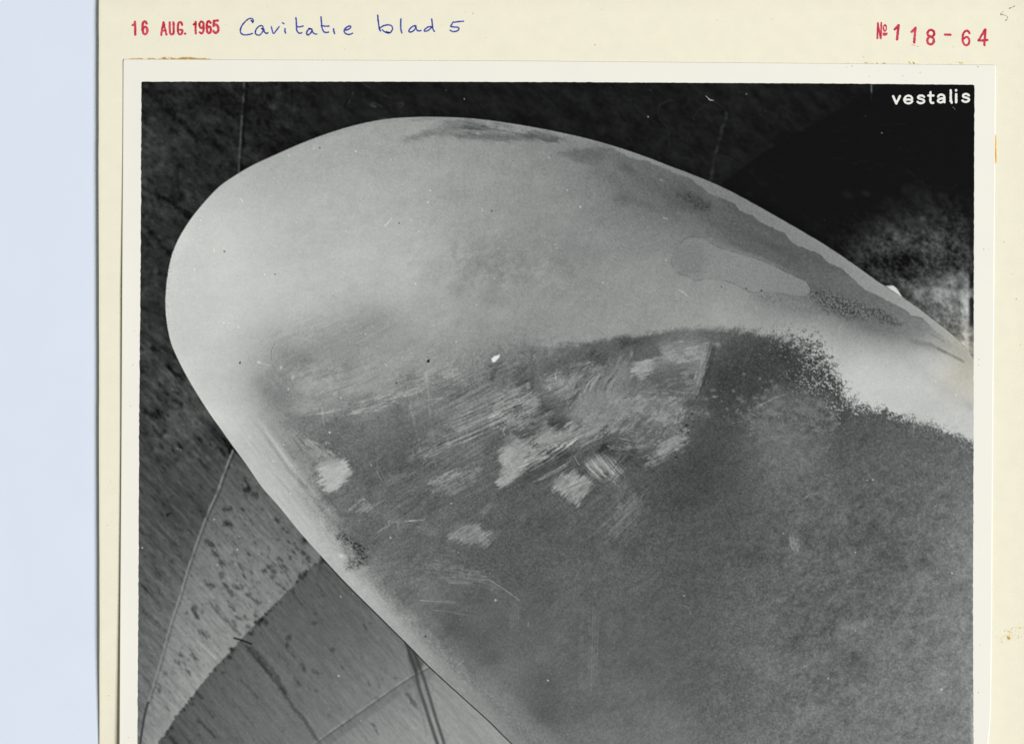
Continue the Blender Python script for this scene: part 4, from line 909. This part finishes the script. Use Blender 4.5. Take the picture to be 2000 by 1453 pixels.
# ---------------------------------------------------------------- marks laid down as thin films of ink
def film(name, polys, width, zf, dz, cell, cfun, m, parent, rough=0.0, wfun=None, thr=0.0, seed=1):
    """a film covering everything closer than width/2 to the given lines; cfun(x, y, depth) gives its colour"""
    pts = [p for pl in polys for p in pl]
    x0 = min(p[0] for p in pts) - width - 2; x1 = max(p[0] for p in pts) + width + 2
    y0 = min(p[1] for p in pts) - width - 2; y1 = max(p[1] for p in pts) + width + 2
    gx = np.arange(x0, x1, cell); gy = np.arange(y0, y1, cell)
    X, Y = np.meshgrid(gx.astype(f4), gy.astype(f4))
    d = np.full(X.shape, 1e9, f4)
    for i, pl in enumerate(polys):
        w_ = width if wfun is None else wfun(i)
        d = np.minimum(d, segdist(X, Y, pl) - w_ / 2)
    if rough: d = d + rough * N(X, Y, 2.6, 2.6, 0, seed, 3)
    return cells(name, X, Y, d < thr, lambda x, y, dd: cfun(x, y, dd), d, zf, dz, cell, m, parent)

def cells(name, X, Y, on, cfun, d, zf, dz, cell, m, parent):
    ny, nx = X.shape
    cen = on[:-1, :-1] & on[1:, 1:] & on[:-1, 1:] & on[1:, :-1]
    F = grid_faces(nx, ny)[cen.ravel()]
    used, inv = np.unique(F, return_inverse=True)
    F = inv.reshape(-1, 4)
    x = X.ravel()[used]; y = Y.ravel()[used]
    col = cfun(x, y, d.ravel()[used])
    V = np.c_[MX(x), MY(y), (zf(x, y) + dz) * S]
    return mesh_obj(name, V, F, m, parent, colors=col)

def mixc(a, b, t):
    a = lin(a); b = lin(b); t = np.clip(np.asarray(t), 0, 1)[:, None]
    return a[None] * (1 - t) + b[None] * t

m_ink = mat("ink_on_card", attr="tone", rough=.8, spec=.1, grain=.03, grain2=0)
def red_ink(x, y, d):
    n = N(x, y, 3.2, 3.2, 0, 7, 3); n2 = N(x, y, 14, 14, 0, 9, 2)
    rimd = ss(-2.6, -.4, d)
    c = mixc((222, 90, 112), (192, 28, 56), .55 + .5 * n + .35 * n2 + .35 * (1 - np.abs(rimd - .5) * 2) - .1)
    t = ss(-.9, .25, d)[:, None] * .62
    return c * (1 - t) + lin((238, 190, 185))[None] * t
def blue_ink(x, y, d):
    n = N(x, y, 5, 5, 0, 17, 3)
    c = mixc((84, 106, 196), (38, 56, 150), .55 + .6 * n)
    t = ss(-.6, .3, d)[:, None] * .35
    return c * (1 - t) + lin((190, 196, 215))[None] * t

z1 = crop(160, 0, 5.0); zh = crop(450, 0, 4.1667); z3 = crop(1600, 0, 5.0)
def P(cr, *lines):
    out = []
    for l in lines:
        q = cr(*l); out.append(spline(q, 5) if len(q) > 2 else q)
    return out
def Pl(cr, *lines): return [cr(*l) for l in lines]

date = empty("date_stamp", page); date["label"] = "red rubber stamped date reading 16 AUG. 1965"
glyphs = [
    ("digit", Pl(z1, (497, 250, 516, 238, 518, 218, 522, 345)), 4.6),
    ("digit", P(z1, (632, 234, 625, 218, 612, 213, 600, 222, 594, 250, 594, 300, 602, 330, 618, 338, 634, 325, 640, 298, 632, 274, 617, 266, 602, 278)), 4.6),
    ("letter", Pl(z1, (775, 345, 786, 280, 798, 224, 810, 280, 826, 343)) + Pl(z1, (786, 304, 818, 304)), 4.2),
    ("letter", P(z1, (858, 222, 859, 290, 862, 325, 874, 341, 888, 338, 896, 322, 897, 290, 895, 222)), 4.2),
    ("letter", P(z1, (978, 248, 974, 228, 960, 220, 945, 228, 938, 260, 938, 305, 946, 333, 960, 340, 975, 330, 980, 300)) + Pl(z1, (980, 326, 980, 296, 962, 296)), 4.2),
    ("full_stop", Pl(z1, (1008, 332, 1010, 333)), 4.4),
    ("digit", Pl(z1, (1094, 244, 1108, 232, 1110, 220, 1112, 330)), 4.2),
    ("digit", P(z1, (1184, 262, 1170, 276, 1156, 272, 1148, 250, 1152, 226, 1168, 214, 1182, 222, 1189, 248, 1189, 290, 1182, 318, 1168, 330, 1152, 320)), 4.2),
    ("digit", P(z1, (1256, 228, 1248, 214, 1236, 212, 1226, 224, 1220, 250, 1221, 300, 1230, 324, 1244, 328, 1256, 316, 1260, 292, 1254, 270, 1242, 264, 1228, 274)), 4.4),
    ("digit", Pl(z1, (1328, 206, 1290, 208, 1286, 258)) + P(z1, (1286, 258, 1304, 246, 1322, 252, 1332, 276, 1330, 306, 1316, 324, 1296, 322, 1284, 308)), 4.8),
]
for i, (nm, pl, w_) in enumerate(glyphs):
    film(nm, pl, w_ + .9, page_z, .22, .5, red_ink, m_ink, date, rough=.5, seed=i + 1)

num = empty("number_stamp", page); num["label"] = "red rubber stamped number reading No 118-64"
glyphs = [
    ("letter", Pl(z3, (569, 378, 573, 228), (573, 232, 600, 372), (604, 378, 607, 228)), 3.6),
    ("letter", P(z3, (642, 245, 655, 262, 654, 292, 642, 308, 630, 294, 629, 264, 642, 245)) + Pl(z3, (624, 330, 662, 330), (626, 346, 660, 344)), 2.8),
    ("digit", Pl(z3, (738, 290, 760, 272, 776, 250, 761, 388)), 5.0),
    ("digit", Pl(z3, (902, 314, 924, 296, 940, 276, 928, 418)), 4.8),
    ("digit", P(z3, (1092, 362, 1066, 350, 1060, 322, 1076, 300, 1100, 298, 1120, 314, 1122, 342, 1102, 362, 1070, 370, 1056, 396, 1064, 426, 1090, 436, 1114, 424, 1120, 392, 1104, 368, 1092, 362)), 4.6),
    ("dash", Pl(z3, (1230, 342, 1282, 343)), 4.8),
    ("digit", P(z3, (1468, 330, 1458, 312, 1438, 304, 1416, 318, 1404, 350, 1402, 396, 1414, 432, 1436, 446, 1458, 434, 1466, 404, 1458, 376, 1436, 366, 1412, 384)), 4.2),
    ("digit", Pl(z3, (1614, 446, 1624, 292), (1620, 292, 1556, 400), (1556, 400, 1642, 396)), 4.4),
]
for i, (nm, pl, w_) in enumerate(glyphs):
    film(nm, pl, w_ + .8, page_z, .22, .5, red_ink, m_ink, num, rough=.5, seed=i + 21)
film("ink_smear", Pl(z3, (902, 440, 935, 447), (950, 455, 970, 460)), .9, page_z, .22, .4, lambda x, y, d: mixc((214, 90, 110), (200, 60, 80), .5 + 0 * x), m_ink, num, rough=.5, seed=33)

hand = empty("handwriting", page); hand["label"] = "blue ballpoint handwriting reading Cavitatie blad 5"
words = [
    ("letter", P(zh, (182, 188, 186, 168, 172, 154, 148, 158, 115, 185, 88, 225, 82, 262, 100, 284, 140, 286, 180, 276))),
    ("letter", P(zh, (268, 236, 262, 216, 240, 214, 214, 236, 203, 265, 212, 284, 238, 288, 262, 262, 270, 236, 276, 262, 294, 275, 306, 270))),
    ("letter", P(zh, (333, 221, 338, 240, 344, 262, 353, 276, 366, 262, 382, 240, 397, 221))),
    ("letter", P(zh, (446, 236, 444, 256, 450, 273)) + Pl(zh, (424, 190, 436, 197))),
    ("letter", P(zh, (533, 148, 538, 190, 538, 235, 546, 262, 562, 274, 582, 270)) + P(zh, (538, 220, 565, 222, 592, 216))),
    ("letter", P(zh, (650, 238, 634, 246, 620, 270, 630, 289, 652, 274, 664, 246, 650, 236)) + P(zh, (662, 240, 672, 266, 688, 280, 704, 280))),
    ("letter", P(zh, (738, 140, 742, 190, 748, 235, 762, 262, 782, 268, 800, 264)) + P(zh, (740, 212, 770, 216, 804, 216))),
    ("letter", P(zh, (840, 238, 842, 256, 848, 277))),
    ("letter", P(zh, (928, 252, 958, 244, 978, 228, 974, 216, 950, 222, 928, 244, 930, 268, 950, 282, 976, 282, 994, 274))),
    ("letter", P(zh, (1199, 128, 1204, 180, 1213, 235, 1222, 256)) + P(zh, (1210, 240, 1244, 214, 1290, 206, 1318, 222, 1316, 250, 1296, 272, 1262, 266, 1236, 246))),
    ("letter", P(zh, (1388, 158, 1386, 200, 1388, 240, 1396, 272))),
    ("letter", P(zh, (1502, 212, 1478, 222, 1456, 246, 1456, 264, 1482, 260, 1506, 236, 1510, 214)) + P(zh, (1508, 222, 1520, 250, 1538, 256, 1552, 252))),
    ("letter", P(zh, (1640, 222, 1612, 222, 1582, 244, 1582, 258, 1612, 250, 1636, 228)) + P(zh, (1638, 158, 1644, 200, 1646, 235, 1660, 258))),
    ("digit", P(zh, (1814, 182, 1794, 216, 1810, 222, 1846, 226, 1862, 236, 1848, 254, 1812, 260, 1788, 250)) + P(zh, (1812, 186, 1850, 180, 1898, 176))),
]
for i, (nm, pl) in enumerate(words):
    film(nm, pl, 3.5, page_z, .22, .45, blue_ink, m_ink, hand, rough=.35, seed=i + 41)
film("ink_blot", Pl(zh, (170, 172, 182, 180)) + Pl(zh, (1268, 262, 1290, 266)) + Pl(zh, (256, 236, 266, 244)) + Pl(zh, (640, 236, 654, 240)), 3.4, page_z, .3, .45,
     lambda x, y, d: mixc((40, 50, 130), (18, 22, 70), ss(.2, -1.4, d)), m_ink, hand, rough=.6, seed=63)
film("pencil_digit", P(z3, (1856, 86, 1885, 74, 1908, 64)) + P(z3, (1802, 110, 1780, 132, 1768, 146, 1800, 150, 1834, 164, 1838, 184, 1820, 208)), 2.0, page_z, .22, .4,
     lambda x, y, d: mixc((160, 158, 148), (120, 120, 114), .6 - .6 * ss(-.8, .2, d) + .5 * N(x, y, 2, 2, 0, 71, 2)), m_ink, page, rough=.7,
     wfun=lambda i: 2.0 if i == 0 else 1.7)["label"] = "faint grey pencilled number 5 near the page corner"

# glue stains and foxing
def stain(name, poly, amb, dark, thrn, seed, par=page, zf=page_z, base=CREAM, sc=5, sy=3, dz=.16, label=None):
    xs = [p[0] for p in poly]; ys_ = [p[1] for p in poly]
    X, Y = np.meshgrid(np.arange(min(xs) - 4, max(xs) + 4, .6).astype(f4), np.arange(min(ys_) - 4, max(ys_) + 4, .6).astype(f4))
    sd = segdist(X, Y, poly, True); sd = np.where(inside(X, Y, poly), sd, -sd)
    n = N(X, Y, sc, sy, 0, seed, 3)
    dens = ss(-1.5, 2.5, sd) * ss(thrn, thrn + .8, n)
    def cf(x, y, d):
        t = np.clip(-d, 0, 1)
        return mixc(base, amb, t * 1.6) * (1 - ss(.55, 1, t)[:, None]) + lin(dark)[None] * ss(.55, 1, t)[:, None]
    o = cells(name, X, Y, dens > .06, cf, -dens, zf, dz, .6, m_ink, par)
    if label: o["label"] = label
    return o
G = lambda *a: [(a[i], a[i + 1]) for i in range(0, len(a), 2)]
stain("glue_stain", G(254, 115, 268, 114, 280, 114, 296, 114, 310, 115, 320, 112, 332, 112, 345, 115, 356, 112, 370, 112, 388, 114, 400, 114, 412, 116, 412, 117.5, 300, 117.2, 254, 116.6),
      (214, 180, 110), (176, 134, 62), -.75, 81, label="brown glue stain along the top left edge of the print")
stain("glue_stain", G(1774, 121, 1785, 121, 1788, 125.5, 1776, 125), (214, 178, 90), (190, 140, 50), -.6, 82)
stain("glue_stain", G(1868, 122, 1884, 121, 1880, 125.5, 1866, 125.5), (226, 200, 130), (205, 165, 80), -.2, 83)
stain("glue_stain", G(1650, 121.5, 1700, 122.5, 1760, 124, 1860, 126, 1860, 126.8, 1700, 125.4, 1650, 124.8), (196, 170, 100), (130, 100, 50), .1, 84)
stain("glue_stain", G(1943.5, 262, 1946, 266, 1946, 290, 1947, 316, 1944, 321, 1942.3, 300), (240, 196, 96), (208, 144, 24), -.9, 85, sc=3, sy=10, dz=.9, label="orange glue stain beside the right edge of the print")
stain("glue_stain", G(1942.5, 144, 1945.5, 145, 1945, 149, 1942.5, 149), (230, 180, 90), (200, 140, 40), -.9, 86, dz=.6)
stain("foxing_spot", G(1945, 1232, 1975, 1220, 2000, 1225, 2010, 1250, 1980, 1246, 1960, 1256, 1946, 1256), (232, 208, 140), (212, 178, 100), .25, 87, sc=3, label="scattered brown foxing spots near the lower right of the page")
stain("foxing_spot", G(1962, 1242, 1973, 1238, 1974, 1248, 1966, 1250), (228, 196, 110), (205, 160, 70), -.2, 88, sc=4, sy=4)
r_ = np.random.RandomState(77)
spots = [(1985, 584, 1.3), (1993, 673, 1.1), (300, 1360, 1.1), (238 - 22, 940, .9), (924, 27, 1.2), (909, 24, .8), (674, 97, .9), (1162, 88, 1.2), (1682, 48, .8), (1862, 92, .8), (1961, 473, .9), (1977, 536, .8), (212, 1358, 1.0), (237 - 27, 1026, .8), (1686, 112, .7), (1400, 40, .7), (950, 75, .8)]
for _ in range(26): spots.append((210 + r_.rand() * 1780, 8 + r_.rand() * 98, .4 + .4 * r_.rand()))
def dots(name, pts, ca, cb, zf, dz, par):
    """each speck its own small film"""
    for x, y, s in pts:
        a = np.linspace(0, 2 * np.pi, 9)[:-1]; rr = s * (.7 + .5 * r_.rand(8))
        px = np.r_[x, x + rr * np.cos(a)]; py = np.r_[y, y - rr * np.sin(a)]
        F = [[0, 1 + k, 1 + (k + 1) % 8, 1 + (k + 2) % 8] for k in range(0, 8, 2)]
        mesh_obj(name, np.c_[MX(px), MY(py), (zf(px, py) + dz) * S], np.array(F), m_ink, par, colors=np.repeat(mixc(ca, cb, np.array([r_.rand()])), 9, 0))
dots("speck", spots, (222, 190, 130), (150, 130, 110), page_z, .14, page)
# ================================================================ the photographic print
pr = empty("photographic_print")
tag(pr, "black and white print of a worn propeller blade, glued on the cream page", "photograph")
m_paper = mat("baryta_paper", (242.5, 240, 228), rough=.5, spec=.12, grain=.012, gscale=5200, grain2=.014, gscale2=90)
tx = np.r_[0, .0007, np.linspace(.004, .996, 170), .9993, 1]; ty = np.r_[0, .0006, np.linspace(.003, 1, 180)]
TX, TY = np.meshgrid(tx, ty)
y0g = PR_T(241 + 1702 * TX); GY = y0g + (PR_B - y0g) * TY
GX = PR_L(GY) + (PR_R(GY) - PR_L(GY)) * TX
# rounded corners
cr = 4.0
for sx, xe in ((0, GX[:, 0].copy()), (-1, GX[:, -1].copy())):
    dy = np.clip(cr - (GY[:, sx] - GY[0, sx]), 0, cr); inset = cr - np.sqrt(np.maximum(cr * cr - dy * dy, 0))
    GX[:, sx] += inset * (1 if sx == 0 else -1)
Z = print_z(GX, GY)
Z[:, 0] -= .3; Z[0, :] -= .3
topv = np.c_[MX(GX).ravel(), MY(GY).ravel(), (Z * S).ravel()]
ny, nx = GX.shape
# right cut edge slopes out to the card and catches the lamp
idx = np.arange(nx * ny).reshape(ny, nx)
rim = np.r_[idx[0, ::-1], idx[1:, 0], idx[-1, 1:], idx[-2:0:-1, -1]]
low = topv[rim].copy(); zl = 1.0
low[:, 2] -= zl * S
onr = np.isin(rim, idx[:, -1]); low[onr, 0] += 1.3 * S
n0 = len(topv); k = np.arange(len(rim)); k2 = (k + 1) % len(rim)
side = np.stack([rim[k], n0 + k, n0 + k2, rim[k2]], -1)[:, ::-1]
bot = topv.copy(); bot[:, 2] -= 1.0 * S
o = mesh_obj("paper_sheet", np.r_[topv, low], np.concatenate([grid_faces(nx, ny), side]), m_paper, pr, smooth=False)
o["label"] = "white paper border round the printed picture"
# ---- picture: the tones are worked out once, then carried by the vertices
TONE, INS, WARM = paint_print()
PT = lambda x: np.interp(x, [270, 700, 1100, 1350, 1600, 1902], [160.2, 160.0, 161.0, 162.4, 163.6, 166.2])
PL = lambda y: np.interp(y, [160, 420, 560, 690, 850, 1200, 1453, 1600], [276.4, 275.4, 274.6, 273.4, 272.0, 270.6, 268.8, 268])
PRr = lambda y: np.interp(y, [160, 560, 850, 1200, 1453, 1600], [1903.2, 1902.0, 1901.4, 1900.2, 1901.4, 1901.4])
STEP = 1.5
nu = int(1627 / STEP); yv = np.r_[np.arange(0, 1330, STEP), np.arange(1332, 1437, 4.0)] / 1437.0
uv = np.linspace(0, 1, nu)
U_, V_ = np.meshgrid(uv, yv)
rag = np.random.RandomState(9)
def ragged(n, a=.55):
    r0 = rag.randn(n); k = np.ones(5) / 5
    return np.clip(np.convolve(r0, k, 'same') * a * 1.6, -1, 1)
TOPY = PT(276 + 1627 * uv) + ragged(nu, .2)
PY = TOPY[None] + (1600 - TOPY[None]) * V_
LX = PL(PY[:, :1]) + ragged(len(yv), .35)[:, None]; RX = PRr(PY[:, -1:]) + ragged(len(yv), .3)[:, None]
# rounded picture corners
cr = 3.0
for arr, sgn in ((LX, 1), (RX, -1)):
    dy = np.clip(cr - (PY[:, :1] - PY[0, 0]), 0, cr) if sgn == 1 else np.clip(cr - (PY[:, -1:] - PY[0, -1]), 0, cr)
    arr += sgn * (cr - np.sqrt(np.maximum(cr * cr - dy * dy, 0)))
PX = LX + (RX - LX) * U_
fx = np.clip(PX - OX, 0, CW - 1.001); fy = np.clip(PY - OY, 0, CH - 1.001)
xi = fx.astype(int); yi = fy.astype(int); ax = fx - xi; ay = fy - yi
def samp(A):
    return (A[yi, xi] * (1 - ax) + A[yi, xi + 1] * ax) * (1 - ay) + (A[yi + 1, xi] * (1 - ax) + A[yi + 1, xi + 1] * ax) * ay
G = samp(TONE); Wm = samp(WARM)
lg = np.maximum(lin(G) - .0022, .003)
col = np.stack([lg * np.interp(G, [20, 60, 120, 200], [.93, .965, .975, .985]), lg * np.interp(G, [20, 60, 120, 200], [1.03, 1.02, 1.012, 1.002]), lg * np.interp(G, [20, 60, 120, 200], [.97, .99, .995, .965])], -1)
col[..., 0] *= 1 + .07 * Wm; col[..., 2] *= 1 - .16 * Wm
allv = np.c_[MX(PX).ravel(), MY(PY).ravel(), ((print_z(PX, PY) + .22) * S).ravel()]
allc = col.reshape(-1, 3)
Fq = grid_faces(nu, len(yv))
cx_ = PX.ravel()[Fq].mean(1); cy_ = PY.ravel()[Fq].mean(1)
isb = INS[np.clip(cy_ - OY, 0, CH - 1).astype(int), np.clip(cx_ - OX, 0, CW - 1).astype(int)]
edge_x = c7(1095,395,960,490,800,665,660,805,540,940,430,1065,330,1190,210,1350,140,1450,60,1570,-20,1720)
ex = np.array([p[0] for p in edge_x])[::-1]; ey = np.array([p[1] for p in edge_x])[::-1]
ispl = (~isb) & (cy_ > np.interp(cx_, ex, ey)) & (cy_ > 1085) & (cx_ < 1300)
iswl = (~isb) & (~ispl)
m_pic = mat("silver_gelatin_emulsion", attr="tone", rough=.35, spec=.06, grain=.03, gscale=6500, grain2=0)
def region(name, sel, parent, label):
    F = Fq[sel]; used, inv = np.unique(F, return_inverse=True)
    o = mesh_obj(name, allv[used], inv.reshape(-1, 4), m_pic, parent, colors=allc[used])
    o["label"] = label
    return o
pic = region("printed_picture", iswl, pr, "dark stained dock wall behind the blade in the printed picture")
region("propeller_blade", isb, pic, "pale rounded propeller blade with scrubbed dark lower half")
region("steel_plate", ispl, pic, "dark steel plate with ragged edge at the picture's lower left")
# ---- white lettering in the corner
let = empty("lettering", pr)
let["label"] = "small white lowercase lettering reading vestalis"
m_white = mat("white_lettering", (238, 240, 232), rough=.5, spec=.12, grain=.01, grain2=0)
zp = lambda x, y: print_z(x, y)
lets = [
    (Pl(z3, (722, 944, 752, 1014, 788, 942)), 4.6),
    (P(z3, (832, 976, 870, 976, 905, 974, 900, 950, 872, 938, 842, 950, 830, 978, 842, 1004, 870, 1013, 896, 1006, 908, 994)), 4.2),
    (P(z3, (1024, 950, 1008, 938, 984, 937, 966, 948, 970, 964, 994, 971, 1018, 980, 1024, 996, 1006, 1009, 980, 1010, 960, 998)), 4.3),
    (P(z3, (1086, 904, 1086, 950, 1086, 990, 1096, 1008, 1114, 1008)) + Pl(z3, (1066, 938, 1114, 937)), 4.6),
    (P(z3, (1160, 948, 1172, 932, 1196, 928, 1218, 940, 1222, 965, 1223, 1002)) + P(z3, (1220, 962, 1190, 966, 1164, 976, 1160, 992, 1178, 1003, 1204, 998, 1220, 982)), 4.3),
    (Pl(z3, (1284, 886, 1284, 992), (1287, 986, 1293, 1006)), 4.6),
    (Pl(z3, (1337, 924, 1337, 1002), (1336, 884, 1336, 888)), 4.8),
    (P(z3, (1462, 936, 1446, 924, 1424, 922, 1406, 932, 1408, 950, 1432, 957, 1456, 966, 1462, 982, 1446, 995, 1420, 997, 1398, 986)), 4.4),
]
for i, (pl, w_) in enumerate(lets):
    film("letter", pl, w_ + .4, zp, .40, .5, lambda x, y, d: mixc((236, 238, 230), (170, 174, 170), ss(-.7, .1, d) * .5), m_ink, let, rough=.25, seed=i + 101)
# pink and dark specks on the white border
sp = [(1654, 132, .9), (1717, 140, .6), (1797, 142, 1.2), (1763, 149, 1.0), (1747, 137, .6), (1769, 159, .8), (1714, 140.5, .5)]
dots("ink_speck", sp, (232, 180, 200), (226, 160, 186), zp, .2, pr)
sp = [(1697, 150, .8), (1664, 130, 1.0), (1910, 131, 1.2), (1921, 487, .8), (1912, 702, .9), (1911, 713, .8), (1914, 1259, .8), (1911, 1352, .9), (263, 647, .6), (260, 713, .8), (255, 793, .7), (251, 1439, .7), (1931, 487, .5), (1922, 454 + 33, .5), (270, 655, .6), (1903, 1426, .6)]
dots("dust_speck", sp, (170, 140, 90), (120, 110, 100), zp, .2, pr)
# ---- loose fibres lying on the print
def tube(name, lines, rad, m, dz, parent=None):
    Vs, Fs, n = [], [], 0
    for pl in lines:
        q = np.array(pl); m_ = len(q)
        t = np.gradient(q, axis=0); t /= np.linalg.norm(t, axis=1)[:, None] + 1e-9
        nrm = np.c_[-t[:, 1], t[:, 0]]
        rr = rad * np.clip(np.minimum(np.arange(m_), np.arange(m_)[::-1]) / 3 + .35, 0, 1)
        z = print_z(q[:, 0], q[:, 1]) + dz + .5 * np.abs(np.sin(np.arange(m_) * .7))
        for k in range(6):
            a = k * math.pi / 3
            Vs.append(np.c_[MX(q[:, 0] + nrm[:, 0] * rr * math.cos(a)), MY(q[:, 1] + nrm[:, 1] * rr * math.cos(a)), (z + rr * math.sin(a)) * S])
        for k in range(6):
            a = n + k * m_ + np.arange(m_ - 1); b = n + ((k + 1) % 6) * m_ + np.arange(m_ - 1)
            Fs.append(np.stack([a, a + 1, b + 1, b], -1))
        n += 6 * m_
    return mesh_obj(name, np.concatenate(Vs), np.concatenate(Fs), m, parent)
m_lint = mat("pale_lint", (190, 192, 180), rough=.9, spec=.05, grain=.05, grain2=0)
o = tube("lint", P(c3, (100, 135, 118, 152, 140, 165, 162, 172), (118, 150, 128, 168, 150, 170)), .5, m_lint, .7)
m_hair = mat("thin_hair", (70, 74, 72), rough=.8, spec=.05, grain=.03, grain2=0)
tube("hair", P(c3, (100, 195, 75, 220, 40, 250, 22, 280, 14, 310), (160, 172, 190, 195, 225, 220, 252, 248)), .22, m_hair, .5, o)
tag(o, "tiny tuft of pale lint lying on the dark top of the print", "lint")
m_blue = mat("blue_fibre", (150, 186, 202), rough=.8, spec=.05, grain=.03, grain2=0)
o = tube("fibre", P(c4, (1005, 430, 1008, 442, 995, 465, 984, 492, 982, 530, 986, 565)), .3, m_blue, .5)
tag(o, "hair thin light blue fibre lying on the pale part of the blade", "fibre")
